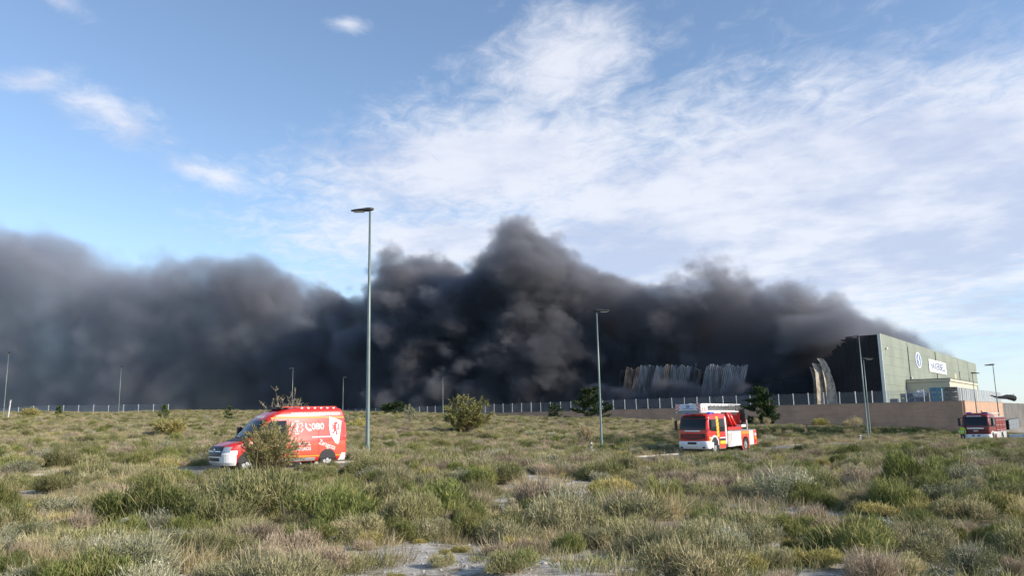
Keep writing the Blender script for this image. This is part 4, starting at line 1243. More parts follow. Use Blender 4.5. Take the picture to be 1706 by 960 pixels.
# pale rock of gypsum in the near scrub and stones on the bare soil
GYP = mat('gypsum_rock', (.50, .48, .44), .95, var=.35, vscale=4, bump=.8, bscale=14)
def rock(name, loc, s, seed, label, grp=None):
    g = np.random.default_rng(seed)
    bm = bmesh.new(); bmesh.ops.create_icosphere(bm, subdivisions=3, radius=1)
    ph = g.uniform(0, 6, 6)
    for v in bm.verts:
        c = v.co; k = 1 + .16 * math.sin(c.x * 3.1 + ph[0]) * math.sin(c.y * 2.7 + ph[1]) + .10 * math.sin(c.z * 6 + ph[2] + c.x * 5) + .06 * math.sin(c.y * 11 + ph[3]) * math.sin(c.x * 13 + ph[4])
        v.co = Vector((c.x * s[0] * k, c.y * s[1] * k, c.z * s[2] * k))
    me = bpy.data.meshes.new(name); bm.to_mesh(me); bm.free()
    o = link(name, me, GYP); o.location = Vector(loc) + Vector((0, 0, s[2] * .25)); o.rotation_euler = (0, 0, g.uniform(0, 6))
    tag(o, label, 'rock', grp)
rock('gypsum_rock', gnd(216, 13.4), (.30, .25, .20), 1, 'pale weathered rock half hidden in the scrub at lower left')
peb = []
gP = np.random.default_rng(77); PV, PT, o_ = [], [], 0
base = bmesh.new(); bmesh.ops.create_icosphere(base, subdivisions=1, radius=1); bv = np.array([v.co[:] for v in base.verts]); bt = np.array([[v.index for v in f.verts] for f in base.faces]); base.free()
for bx, by, br_ in BARE:
    for k in range(int(42 * br_)):
        a = gP.uniform(0, 6.28); r = br_ * gP.uniform(0, 1.1); x, y = bx + r * math.cos(a), by + r * math.sin(a); sz = gP.uniform(.006, .02) * (2.2 if gP.uniform() < .08 else 1)
        V = bv * (1 + gP.normal(0, .12, (len(bv), 1))) * sz * np.array([gP.uniform(.8, 1.3), gP.uniform(.7, 1.1), gP.uniform(.4, .75)]) + np.array([x, y, tz(x, y) + sz * .15])
        PV.append(V); PT.append(bt + o_); o_ += len(bv)
pb_ = link('pebbles', np_mesh('pebbles', np.concatenate(PV), tris=np.concatenate(PT)), GYP)
tag(pb_, 'pale gypsum pebbles strewn over the bare soil patches', 'pebbles', kind='stuff')
# ------------------------------------------------------------------ vehicles
RED = mat('fire_red_paint', (.62, .028, .018), .32, coat=.5, var=.06, vscale=.8)
FLUO = mat('fluorescent_orange_red', (.85, .075, .035), .45, coat=.2)
ORANGE = mat('orange_stripe', (.85, .26, .02), .45)
YELLOW = mat('yellow_stripe', (.80, .50, .03), .5)
PWHITE = mat('vehicle_white', (.78, .78, .77), .35, coat=.3, var=.05)
VGLASS = mat('vehicle_glass', (.012, .014, .018), .08, spec=.35)
TYRE = mat('tyre_rubber', (.022, .022, .024), .85)
RIM = mat('wheel_rim', (.45, .45, .46), .4, .6)
BLACK = mat('black_plastic', (.02, .02, .022), .5)
CHROME = mat('bright_metal', (.65, .66, .68), .25, .9)
LAMPG = mat('headlamp_glass', (.72, .75, .78), .12, spec=.8)
AMBER = mat('amber_lens', (.8, .25, .02), .3)
BLUEL = mat('blue_beacon', (.03, .10, .6), .25, spec=.8)
ALU = mat('aluminium_shutter', (.62, .62, .60), .4, .4, var=.1)
REDL = mat('red_lens', (.55, .02, .02), .3)
LIONR = mat('lion_red', (.55, .03, .04), .5)

class Loft:
    """body described by horizontal sections: (z, x_rear, x_front, half_width, r_rear, r_front, bulge)"""
    def __init__(self, lv): self.lv = lv
    def sec(self, z):
        lv = self.lv
        if z <= lv[0][0]: return lv[0]
        for a, b in zip(lv, lv[1:]):
            if z <= b[0]:
                t = (z - a[0]) / (b[0] - a[0]); return tuple(p + (q - p) * t for p, q in zip(a, b))
        return lv[-1]
    def front_x(self, z, y):
        _, xr, xf, hw, rr, rf, bu = self.sec(z); ay = min(abs(y), hw)
        x = xf + bu * (1 - (ay / hw) ** 2)
        if ay > hw - rf: x -= rf - math.sqrt(max(0, rf * rf - (ay - (hw - rf)) ** 2))
        return x
    def half(self, z): return self.sec(z)[3]
    def ring(self, s, k=6, m=8):
        z, xr, xf, hw, rr, rf, bu = s; pts = []
        for i in range(k + 1):
            a = math.pi / 2 * i / k; pts.append((xr + rr - rr * math.sin(math.pi / 2 - a) , -hw + rr - rr * math.cos(math.pi / 2 - a), z))
        pts = []
        for i in range(k + 1):                                  # rear right corner, going round anticlockwise from the rear
            a = math.pi + math.pi / 2 * i / k; pts.append((xr + rr + rr * math.cos(a), -hw + rr + rr * math.sin(a), z))
        ys = list(np.linspace(-hw, hw, 2 * k + m + 1))
        fy = [-hw + rf - rf * math.cos(math.pi / 2 * i / k) for i in range(k + 1)] + list(np.linspace(-(hw - rf), hw - rf, m + 1))[1:-1] + [hw - rf + rf * math.sin(math.pi / 2 * i / k) for i in range(k + 1)]
        for y in fy:
            ay = abs(y); x = xf + bu * (1 - (ay / hw) ** 2)
            if ay > hw - rf: x -= rf - math.sqrt(max(0, rf * rf - (ay - (hw - rf)) ** 2))
            pts.append((x, y, z))
        for i in range(k + 1):
            a = math.pi / 2 + math.pi / 2 * i / k; pts.append((xr + rr + rr * math.cos(a), hw - rr + rr * math.sin(a), z))
        return pts
    def body(self):
        b = MB(); rs = [self.ring(s) for s in self.lv]; n = len(rs[0])
        fs = [(i * n + k, i * n + (k + 1) % n, (i + 1) * n + (k + 1) % n, (i + 1) * n + k) for i in range(len(rs) - 1) for k in range(n)]
        fs += [tuple(range(n))[::-1], tuple(range((len(rs) - 1) * n, len(rs) * n))]
        return b.add([p for r in rs for p in r], fs)
    def front_patch(self, z0, z1, y0, y1, off=.012, nz=6, ny=10, shape=None):
        """sheet following the nose between heights z0..z1 and y0..y1"""
        b = MB(); vs = []
        for i in range(nz + 1):
            z = z0 + (z1 - z0) * i / nz
            for j in range(ny + 1):
                v = j / ny; y = y0 + (y1 - y0) * v
                zz = z + (shape(v) * (1 - i / nz) if shape else 0)
                y = max(-self.half(zz), min(self.half(zz), y))
                vs.append((self.front_x(zz, y) + off, y * (1 + off * .2), zz + off * .3))
        return b.add(vs, [(i * (ny + 1) + j, i * (ny + 1) + j + 1, (i + 1) * (ny + 1) + j + 1, (i + 1) * (ny + 1) + j) for i in range(nz) for j in range(ny)])
    def side_patch(self, poly, side=1, off=.008, ref_hw=None):
        """flat-ish polygon (x, z) laid on the flank; rows follow the flank's tumblehome"""
        b = MB(); P = [Vector((x, 0, z)) for x, z in poly]
        bm = bmesh.new(); vs = [bm.verts.new(p) for p in P]; f = bm.faces.new(vs)
        zs = sorted(s[0] for s in self.lv); z0, z1 = min(p.z for p in P), max(p.z for p in P)
        for z in zs:
            if z0 + .01 < z < z1 - .01: bmesh.ops.bisect_plane(bm, geom=list(bm.verts) + list(bm.edges) + list(bm.faces), plane_co=(0, 0, z), plane_no=(0, 0, 1))
        bmesh.ops.triangulate(bm, faces=list(bm.faces))
        bm.verts.index_update()
        vv = [(v.co.x, side * (self.half(v.co.z) + off), v.co.z) for v in bm.verts]; ff = [tuple(v.index for v in f.verts) for f in bm.faces]
        bm.free()
        return b.add(vv, ff)

def wheel(parent, x, y, r, w, side, dual=False):
    root = empty('wheel'); root.parent = parent; root.location = (x, y, r)
    MB().disc((0, 0, 0), (0, 1, 0), r, w, 26, r * .62).build('tyre', TYRE, root, smooth=False)
    b = MB().disc((0, side * w * .22, 0), (0, 1, 0), r * .63, w * .3, 22).disc((0, side * w * .42, 0), (0, 1, 0), r * .2, w * .2, 14)
    for k in range(6):
        a = k * math.pi / 3; b.disc((math.cos(a) * r * .4, side * w * .39, math.sin(a) * r * .4), (0, 1, 0), r * .07, .04, 8)
    b.build('rim', RIM, root)
    return root
def arch(x, r, z, n=14, lo=.08):
    return [(x + r * math.cos(math.pi * k / n), z + r * math.sin(math.pi * k / n)) for k in range(n + 1)] + [(x - r, z - lo), (x + r, z - lo)]
def flank_text(s, size, x, z, loft, parent, m, side=1, bold=.004, rot=0.0, width=None, off=.012):
    """lettering on the left flank: reads from front to rear"""
    me = text_mesh(s, size, bold, .003)
    if width:
        xs = [v.co.x for v in me.vertices]; k = width / (max(xs) - min(xs))
        for v in me.vertices: v.co.x *= k
    c, s_ = math.cos(rot), math.sin(rot)
    for v in me.vertices:
        u, w, d = v.co.x, v.co.y, v.co.z
        u, w = u * c - w * s_, u * s_ + w * c
        zz = z + w; v.co = Vector((x - u, side * (loft.half(zz) + off + d), zz))
    return link('lettering', me, m, parent)
def flank_shape(polys, x, z, loft, parent, name, m, off=.012, th=.004):
    b = MB()
    for poly in polys:
        n = len(poly); vs = [(x - u, loft.half(z + w) + off + d, z + w) for d in (0, th) for u, w in poly]
        b.add(vs, [tuple(range(n)), tuple(range(n, 2 * n))[::-1]] + [(k, n + k, n + (k + 1) % n, (k + 1) % n) for k in range(n)])
    return b.build(name, m, parent)

def heading(az_deg):
    """rotation that turns local +x to a heading az_deg from the line towards the camera (-Y), to the left (-X)"""
    return math.atan2(-math.cos(R(az_deg)), -math.sin(R(az_deg)))

# ---- rescue van
def make_van():
    g = gnd(468, 35.2)
    u, n = uv_(g.x, g.y)
    van = empty('ambulance_van', g, heading(49))
    LV = [(.30, -2.62, 2.72, .93, .12, .30, .10), (.42, -2.68, 2.84, .985, .12, .34, .11), (.72, -2.68, 2.88, .995, .10, .36, .10), (.98, -2.68, 2.82, .995, .10, .38, .09), (1.10, -2.68, 2.70, .99, .10, .38, .10),
          (1.20, -2.68, 2.42, .985, .10, .36, .12), (1.32, -2.68, 1.98, .98, .10, .32, .12), (1.40, -2.68, 1.78, .97, .10, .28, .12), (1.80, -2.66, 1.42, .935, .10, .24, .10), (2.15, -2.63, 1.08, .90, .10, .22, .09), (2.30, -2.60, .90, .885, .10, .22, .09),
          (2.46, -2.56, .58, .86, .12, .25, .10), (2.58, -2.48, .15, .81, .14, .30, .12), (2.64, -2.36, -.15, .72, .2, .3, .12), (2.665, -2.2, -.35, .5, .2, .3, .1)]
    lf_ = Loft(LV)
    lf_.body().build('body', RED, van, smooth=True)
    # nose
    Loft([(.29, 2.40, 2.735, .945, .02, .31, .10), (.42, 2.40, 2.855, 1.0, .02, .35, .11), (.725, 2.40, 2.895, 1.01, .02, .37, .10)]).body().build('front_bumper', PWHITE, van, smooth=False)
    for s in (-1, 1):
        Loft([(.735, 2.36, 2.89, 1.0, .02, .37, .10), (.98, 2.36, 2.83, 1.0, .02, .39, .09), (1.0, 2.36, 2.82, .998, .02, .39, .09)][:0] or [(.735, 2.36, 2.89, 1.0, .02, .37, .10), (.90, 2.36, 2.86, 1.0, .02, .38, .095)]).body().build('headlight_panel', PWHITE, van, smooth=False) if s > 0 else None
    gr = lf_.front_patch(.66, 1.07, -.70, .70, .026, 4, 10).build('grille', BLACK, van, smooth=True)
    for k in range(3): lf_.front_patch(.73 + k * .12, .755 + k * .12, -.62, .62, .038, 1, 10).build('grille_bar', BLACK if k != 1 else CHROME, gr)
    star = MB().disc((0, 0, 0), (1, 0, 0), .105, .02, 24, .088)
    for k in range(3):
        a = math.pi / 2 + k * 2 * math.pi / 3; d = Vector((0, math.cos(a), math.sin(a))); s = Vector((0, -math.sin(a), math.cos(a)))
        star.add([d * .092, s * .018 - d * .008, Vector((.014, 0, 0)), -s * .018 - d * .008, Vector((-.006, 0, 0))], [(0, 1, 2), (0, 2, 3), (0, 4, 1), (0, 3, 4)])
    st = star.build('badge', CHROME, gr); st.location = (lf_.front_x(.9, 0) + .05, 0, .90)
    lf_.front_patch(.46, .60, -.55, .55, .03, 2, 8).build('air_intake', BLACK, van)
    pl = lf_.front_patch(.33, .43, -.26, .26, .034, 1, 4).build('number_plate', PWHITE, van)
    for s in (-1, 1):
        hl = lf_.front_patch(.82, 1.05, s * .73, s * .96, .026, 4, 8).build('headlight', mat('tinted_headlamp', (.30, .33, .38), .12, spec=.8) if 'tinted_headlamp' not in MATS else MATS['tinted_headlamp'], van, smooth=True)
        lf_.front_patch(.88, .98, s * .77, s * .86, .036, 2, 3).build('lamp_reflector', CHROME, hl)
    ws_ = lf_.front_patch(1.40, 2.12, -.86, .86, .014, 8, 14).build('windscreen', VGLASS, van, smooth=True)
    for y0, y1 in ((-.7, .05), (.0, .7)):
        b = lf_.front_patch(1.41, 1.435, y0, y1, .03, 1, 6); b.build('wiper', BLACK, ws_)
    lf_.front_patch(1.26, 1.38, -.8, .8, .012, 2, 10).build('cowl', BLACK, van)
    fb = text_mesh('BOMBEROS', .17, .004, .003)
    for v in fb.vertices:
        zz = 2.25 + v.co.y; v.co = Vector((lf_.front_x(zz, v.co.x) + .02 + v.co.z, v.co.x, zz))
    link('lettering', fb, PWHITE, van)
    for s in (-1, 1):
        # cab side glass, door line
        lf_.side_patch([(1.40, 1.47), (1.06, 1.98), (.92, 2.07), (.22, 2.10), (.20, 1.42)], s, .009).build('side_window', VGLASS, van)
        lf_.side_patch([(1.66, 1.44), (1.47, 1.44), (1.47, 1.54), (1.55, 1.55)], s, .009).build('quarter_window', VGLASS, van)
        dl = MB()
        for poly in ([(.14, .55), (.155, .55), (.155, 2.16), (.14, 2.16)], [(-2.3, 1.16), (.1, 1.16), (.1, 1.172), (-2.3, 1.172)]): dl.v += []
        lf_.side_patch([(.14, .50), (.158, .50), (.158, 2.16), (.14, 2.16)], s, .010).build('door_gap', BLACK, van)
        lf_.side_patch([(-1.30, .50), (-1.282, .50), (-1.282, 2.1), (-1.30, 2.1)], s, .010).build('panel_gap', REDL, van)
        # reflective belts
        lf_.side_patch([(.95, 2.215), (.7, 2.27), (-2.55, 2.235), (-2.56, 2.165), (.62, 2.19), (.9, 2.15)], s, .010).build('upper_stripe', ORANGE, van)
        lf_.side_patch([(1.75, .60), (-2.60, .56), (-2.60, .49), (1.75, .52)], s, .011).build('lower_stripe', ORANGE, van)
        lf_.side_patch([(1.70, 1.10), (-2.60, 1.16), (-2.60, .58), (1.70, .62)], s, .0055).build('fluorescent_panel', FLUO, van)
        lf_.side_patch([(1.3, .50), (-1.12, .47), (-1.12, .335), (1.3, .335)], s, .012).build('sill', mat('grey_sill', (.30, .31, .33), .5) if s < 0 else MATS['grey_sill'], van)
        lf_.side_patch(arch(-1.72, .42, .40), s, .013).build('wheel_arch', BLACK, van)
        lf_.side_patch(arch(1.95, .42, .40), s, .014).build('wheel_arch', BLACK, van)
        lf_.side_patch([(-2.25, .30), (-2.60, .30), (-2.60, .62), (-2.42, .62)], s, .014).build('rear_bumper_corner', PWHITE, van)
        for x in (1.95, -1.72): wheel(van, x, s * .88, .35, .235, s)
        lf_.side_patch([(-2.5, 1.25), (-2.66, 1.25), (-2.645, 1.95), (-2.5, 1.95)], s, .011).build('tail_light', REDL, van)
        m_ = MB().box(1.36, 1.56, s * 1.16 - .10, s * 1.16 + .10, 1.46, 1.86).build('mirror', BLACK, van, bevel=.03)
        MB().box(1.32, 1.358, s * 1.16 - .08, s * 1.16 + .08, 1.5, 1.82).build('mirror_glass', CHROME, m_)
        MB().bar((1.45, s * .96, 1.52), (1.45, s * 1.08, 1.55), .05).build('mirror_arm', BLACK, m_)
        # roof rail with its row of lamps
        rail = MB().bar((.35, s * .74, 2.675), (-2.25, s * .74, 2.685), .035).build('roof_rail', RED, van)
        for k in range(9):
            MB().box(.38 - k * .31 - .05, .38 - k * .31 + .05, s * .74 - .04, s * .74 + .04, 2.60, 2.656).build('rail_foot', BLACK if k < 3 else PWHITE, rail)
    lb = MB().box(.05, .45, -.62, .62, 2.58, 2.66).build('light_bar', BLACK, van, bevel=.03)
    for y in (-.45, .45): MB().box(.02, .48, y - .13, y + .13, 2.662, 2.69).build('beacon', BLACK, lb, bevel=.02)
    # rear doors
    MB().box(-2.70, -2.685, -.012, .012, .5, 2.3).build('rear_door_gap', BLACK, van)
    for s in (-1, 1): MB().box(-2.70, -2.686, s * .46 - .3, s * .46 + .3, 1.45, 2.05).build('rear_window', VGLASS, van)
    # writing and emblems on the flank (left side, facing the camera)
    flank_text('BOMBEROS AYTO. DE ZARAGOZA', .185, -1.19, 2.36, lf_, van, PWHITE, bold=.0, width=2.35)
    flank_text('080', .40, -1.25, 1.80, lf_, van, PWHITE, bold=.006, width=.60)
    hs_ = [[(-.17, .13), (-.13, .17), (-.06, .08), (-.09, .04), (-.05, -.04), (.03, -.09), (.07, -.06), (.16, -.13), (.12, -.17), (.04, -.20), (-.08, -.13), (-.16, -.01)]]
    hs_ += [[(.0, .10), (.05, .09), (.09, .05), (.10, .0), (.125, .0), (.115, .065), (.065, .115), (.0, .125)]]
    flank_shape(hs_, -.80, 1.80, lf_, van, 'phone_symbol', PWHITE)
    # star of life outline with staff
    so = []
    for k in range(3):
        a = k * math.pi / 3; c, s = math.cos(a), math.sin(a)
    N = 6; outer = []
    for k in range(6):
        a = math.pi / 2 + k * math.pi / 3; d = (math.cos(a), math.sin(a)); p = (-d[1], d[0])
        for e in (-1, 1): outer.append((d[0] * .29 + p[0] * e * .085, d[1] * .29 + p[1] * e * .085))
        a2 = a + math.pi / 6; outer.append((math.cos(a2) * .17, math.sin(a2) * .17))
    outer2 = []
    for k in range(6):
        outer2 += outer[k * 3:k * 3 + 3]
    ring_polys = []
    n = len(outer2)
    for k in range(n):
        p, q = outer2[k], outer2[(k + 1) % n]; ring_polys.append([p, q, (q[0] * .84, q[1] * .84), (p[0] * .84, p[1] * .84)])
    ring_polys.append([(-.02, -.19), (.02, -.19), (.02, .19), (-.02, .19)])
    ring_polys.append([(.02, .10), (.09, .05), (.06, .0), (.02, -.02)]); ring_polys.append([(-.02, .02), (-.08, -.03), (-.05, -.10), (-.02, -.06)])
    flank_shape(ring_polys, -.26, 1.78, lf_, van, 'star_of_life', PWHITE)
    sh = flank_shape([[(-.30, .58), (-.33, .15), (-.27, -.22), (-.02, -.60), (.10, -.66), (.16, -.58), (.24, -.1), (.31, .38), (.0, .50)]], -2.12, 1.66, lf_, van, 'shield', PWHITE)
    lion = [[(-.04, .26), (.06, .30), (.14, .24), (.10, .18), (.06, .17), (.02, .10), (-.05, .14)],            # head
            [(-.05, .15), (.05, .13), (.07, .0), (.02, -.12), (-.06, -.12), (-.07, .0)],                        # body
            [(-.04, .10), (-.15, .18), (-.17, .14), (-.06, .04)], [(-.05, .02), (-.17, .04), (-.18, .0), (-.04, -.03)],   # forelegs
            [(-.05, -.10), (-.12, -.20), (-.17, -.20), (-.16, -.24), (-.07, -.24), (.0, -.12)], [(.0, -.10), (.05, -.2), (.01, -.28), (.03, -.31), (.11, -.28), (.10, -.18), (.05, -.08)],  # hind legs
            [(.06, -.04), (.14, -.02), (.16, .08), (.12, .16), (.17, .20), (.20, .10), (.19, -.04), (.10, -.10)]]          # tail
    flank_shape(lion, -2.10, 1.72, lf_, van, 'lion_emblem', LIONR, off=.018)
    flank_shape([[(-.14, 0), (.14, .02), (.14, .055), (-.14, .035)]], -2.13, 1.33, lf_, van, 'shield_scroll', mat('slate', (.25, .28, .33), .6), off=.018)
    flank_shape([[(-.46, -.022), (.45, -.022), (.45, .022), (-.46, .022)]], -1.42, 1.35, lf_, van, 'white_stripe', PWHITE)
    flank_text('Zaragoza', .30, -1.70, .99, lf_, van, PWHITE, bold=.002, rot=-.35, width=.85)
    flank_text('UVI MÓVIL', .20, -.42, 1.06, lf_, van, PWHITE, bold=.004, width=.95)
    flank_text('BOMBEROS', .20, -.42, .85, lf_, van, PWHITE, bold=.004, width=.98)
    tag(van, 'red and white fire service rescue van with 080 lettering behind the wispy bush', 'van')
    return van
make_van()

# ---- ladder truck
def truck_cab(t, x0, x1, hw, z0, z1, main, lower):
    LV = [(z0, x0, x1 - .05, hw - .02, .05, .16, .05), (z0 + .25, x0, x1, hw, .05, .2, .06), (z0 + .75, x0, x1 + .01, hw, .05, .24, .07), (z0 + 1.1, x0, x1, hw, .05, .24, .08), (z0 + 1.3, x0, x1 - .02, hw, .05, .24, .08),
          (z1 - .35, x0, x1 - .16, hw - .04, .05, .24, .08), (z1 - .12, x0, x1 - .24, hw - .07, .06, .26, .08), (z1 - .02, x0 + .05, x1 - .42, hw - .16, .08, .26, .08), (z1, x0 + .15, x1 - .6, hw - .3, .1, .26, .06)]
    l = Loft(LV); l.body().build('cab', main, t, smooth=True)
    return l
def make_ladder_truck():
    g = gnd(1197, 60)
    t = empty('ladder_truck', g, heading(43))
    hw = 1.2
    l = truck_cab(t, 0.75, 3.55, hw, .62, 2.86, RED, PWHITE)
    # nose
    ws_ = l.front_patch(1.72, 2.50, -1.04, 1.04, .016, 7, 14).build('windscreen', VGLASS, t, smooth=True)
    for y0, y1 in ((-.9, -.1), (.0, .8)): l.front_patch(1.75, 1.78, y0, y1, .03, 1, 5).build('wiper', BLACK, ws_)
    l.front_patch(2.52, 2.70, -.98, .98, .014, 3, 12).build('sun_visor', BLACK, t, smooth=True)
    l.front_patch(1.60, 1.69, -.62, .62, .016, 1, 8).build('name_plate', PWHITE, t)
    gr = l.front_patch(1.02, 1.42, -.98, .98, .014, 3, 12, shape=lambda v: .12 * (2 * v - 1) ** 2).build('grille', BLACK, t, smooth=True)
    for k in range(3): l.front_patch(1.14 + k * .08, 1.165 + k * .08, -.8, .8, .026, 1, 10).build('grille_bar', REDL, gr)
    b = MB()
    bl = Loft([(.36, 2.75, 3.58, hw - .03, .05, .2, .06), (.46, 2.75, 3.66, hw + .01, .05, .22, .07), (.84, 2.75, 3.68, hw + .015, .05, .22, .07), (.93, 2.75, 3.64, hw, .05, .22, .07)])
    bu = bl.body().build('front_bumper', PWHITE, t, smooth=True)
    bl.front_patch(.70, .86, -.36, .36, .015, 2, 6).build('bumper_opening', BLACK, bu)
    bl.front_patch(.47, .58, -.42, .42, .015, 2, 6).build('number_plate', ALU, bu)
    for s in (-1, 1):
        hl = bl.front_patch(.60, .80, s * .62, s * 1.0, .016, 2, 6).build('headlight', LAMPG, bu)
        bl.front_patch(.41, .53, s * .8, s * 1.0, .016, 2, 4).build('fog_light', BLACK, bu)
    for s in (-1, 1):
        l.side_patch([(3.12, 1.62), (2.98, 2.46), (2.30, 2.46), (2.30, 1.60)], s, .010).build('door_window', VGLASS, t)
        l.side_patch([(1.86, 1.62), (1.86, 2.48), (1.06, 2.48), (1.06, 1.10)][:0] or [(1.88, 1.55), (1.88, 2.50), (1.08, 2.50), (1.08, 1.55)], s, .010).build('rear_window', VGLASS, t)
        l.side_patch([(3.2, .95), (3.42, 1.35), (3.36, 1.0), (3.36, .75), (3.1, .75)], s, .012).build('corner_stripe', YELLOW, t)
        st = l.side_patch([(2.26, 1.2), (2.26, 2.66), (1.92, 2.66), (1.92, 1.2)], s, .012).build('hatched_stripe', YELLOW, t)
        for k in range(5):
            z = 1.28 + k * .27; l.side_patch([(2.25, z), (2.25, z + .1), (1.93, z + .28), (1.93, z + .18)], s, .016).build('stripe_bar', ORANGE, st)
        l.side_patch([(2.26, .70), (2.26, 1.15), (1.92, 1.15), (1.92, .70)][:0] or [(3.3, 1.20), (2.3, 1.20), (2.3, 1.12), (3.3, 1.12)], s, .012).build('white_line', PWHITE, t)
        l.side_patch([(1.9, 1.08), (1.04, 1.08), (1.04, 1.16), (1.9, 1.16)], s, .012).build('white_line', PWHITE, t)
        l.side_patch([(1.00, .66), (.79, .66), (.79, 2.62), (.96, 2.62)], s, .012).build('white_pillar', PWHITE, t)
        l.side_patch([(2.28, .95), (2.265, .95), (2.265, 2.5), (2.28, 2.5)], s, .013).build('door_gap', BLACK, t)
        l.side_patch([(1.9, .66), (1.02, .66), (1.02, 1.05), (1.9, 1.05)], s, .011).build('step_well', BLACK, t)
        h_ = l.side_patch([(2.45, 1.42), (2.30, 1.42), (2.30, 1.36), (2.45, 1.36)], s, .02).build('door_handle', BLACK, t)
        # arch and wheels
        l.side_patch([(x, z) for x, z in arch(2.62, .62, .70)], s, .012).build('mudguard', PWHITE, t)
        l.side_patch(arch(2.62, .50, .68), s, .017).build('wheel_arch', BLACK, t)
        wheel(t, 2.62, s * 1.06, .49, .30, s)
        wheel(t, -2.1, s * 1.04, .49, .36, s)
        # mirrors
        m_ = MB().box(3.42, 3.54, s * 1.42 - .1, s * 1.42 + .1, 1.72, 2.42).build('mirror', BLACK, t, bevel=.03)
        MB().bar((3.3, s * 1.1, 2.52), (3.46, s * 1.42, 2.40), .045).bar((3.3, s * 1.15, 1.72), (3.46, s * 1.40, 1.76), .04).build('mirror_arm', BLACK, m_)
        # step box between cab and body
        MB().box(1.02, 1.86, s * 1.21 - .08, s * 1.21 + .02, .66, .90).build('yellow_step', YELLOW, t, bevel=.02)
        MB().box(1.02, 1.86, s * 1.20 - .08, s * 1.20 + .01, .36, .63).build('tool_box', FLUO, t, bevel=.02)
        MB().box(.98, 1.90, s * 1.19 - .10, s * 1.19 - .02, .34, .92).build('step_frame', PWHITE, t)
    # chassis and body lockers
    MB().box(-3.9, 3.3, -.45, .45, .55, .85).build('chassis', BLACK, t)
    for s in (-1, 1):
        y0, y1 = sorted((s * .5, s * 1.2))
        body = MB().box(-.42, .62, y0, y1, .42, 1.52).build('locker', PWHITE, t, bevel=.02)
        ys = s * 1.205
        MB().box(.12, .55, *sorted((ys, ys + s * .012)), .50, 1.44).build('locker_shutter', ALU, body)
        for k in range(7): MB().box(.13, .54, *sorted((ys + s * .012, ys + s * .02)), .52 + k * .13, .60 + k * .13).build('shutter_slat', ALU, body)
        MB().box(.03, .10, *sorted((ys, ys + s * .012)), .8, 1.44).build('orange_edge', ORANGE, body)
        MB().box(-1.45, -.43, y0, y1, .45, 1.515).build('locker', PWHITE, t, bevel=.02)
        MB().box(-2.74, -1.46, y0, y1, 1.08, 1.52).build('wheel_housing', FLUO, t, bevel=.02)
        MB().box(-2.73, -1.47, *sorted((s * 1.205, s * 1.22)), 1.30, 1.50).build('orange_band', ORANGE, t)
        MB().disc((-2.1, s * 1.17, .62), (0, 1, 0), .64, .07, 26, .52).build('mudguard', FLUO, t)
        MB().box(-3.45, -2.75, y0, y1, .45, 1.515).build('locker', PWHITE, t, bevel=.02)
        MB().box(-3.95, -3.46, y0, y1, .45, 1.54).build('rear_panel', FLUO, t, bevel=.02)
        for k, m in enumerate((REDL, AMBER, PWHITE)): MB().box(-3.85, -3.6, *sorted((s * 1.205, s * 1.225)), .62 + k * .26, .80 + k * .26).build('rear_lamp', m, t)
    MB().box(-3.9, .62, -1.18, 1.18, 1.523, 1.62).build('deck', mat('deck_plate', (.30, .30, .30), .5, .5, var=.2), t)
    MB().box(-1.6, .5, .72, 1.16, 1.625, 1.86).build('deck_locker', RED, t, bevel=.02)
    MB().box(-1.6, .5, -1.16, -.72, 1.625, 1.86).build('deck_locker', RED, t, bevel=.02)
    # turntable, lift cylinders, ladder set, rescue basket
    tu = MB().disc((-2.2, 0, 1.72), (0, 0, 1), .82, .18, 24).build('turntable', RED, t)
    tower = MB().box(-3.1, -2.5, -.62, -.40, 1.82, 2.95).box(-3.1, -2.5, .40, .62, 1.82, 2.95).box(-3.25, -2.75, -.7, .7, 1.82, 2.25).build('turret', RED, t, bevel=.04)
    MB().box(-2.45, -1.75, .66, 1.12, 1.82, 2.0).build('operator_platform', PWHITE, t)
    st_ = MB().box(-2.55, -2.1, .72, 1.08, 2.0, 2.14).box(-2.65, -2.53, .72, 1.08, 2.0, 2.85).build('operator_seat', BLACK, t, bevel=.03)
    for s in (-1, 1):
        MB().tube([(-1.35, s * .52, 1.85), (-.55, s * .52, 2.92)], [.13, .13], 10).build('lift_cylinder', RED, t, smooth=True)
        MB().tube([(-1.95, s * .54, 1.80), (-.95, s * .54, 2.80)], [.16, .16], 10).build('lift_cylinder', RED, t, smooth=True)
    MB().box(-3.35, -3.05, -.75, .75, 2.0, 2.75).build('counterweight', RED, t, bevel=.05)
    MB().box(-3.05, -2.6, .55, 1.0, 2.35, 3.15).build('winch_housing', BLACK, t, bevel=.05)
    MB().tube([(-3.45, .7, 1.6), (-3.45, .7, 3.15)], .045, 8).build('white_mast', PWHITE, t)
    zl0, zl1 = 2.98, 3.56
    def lad(x0, x1, w, z0, z1, name):
        r = empty(name); r.parent = t
        for s in (-1, 1):
            MB().bar((x0, s * w, z0), (x1, s * w, z0 + .06), .07, .085).build('bottom_rail', PWHITE, r)
            MB().bar((x0, s * w, z1), (x1, s * w, z1 + .06), .05).build('top_rail', PWHITE, r)
            n = 11
            br_ = MB()
            for k in range(n):
                xa = x0 + (x1 - x0) * k / n; xb = x0 + (x1 - x0) * (k + .5) / n; xc = x0 + (x1 - x0) * (k + 1) / n
                br_.bar((xa, s * w, z0 + .07), (xb, s * w, z1), .028).bar((xb, s * w, z1), (xc, s * w, z0 + .07), .028)
            br_.build('lattice', mat('lattice_grey', (.28, .29, .28), .5, .3) if 'lattice_grey' not in MATS else MATS['lattice_grey'], r)
        rg = MB()
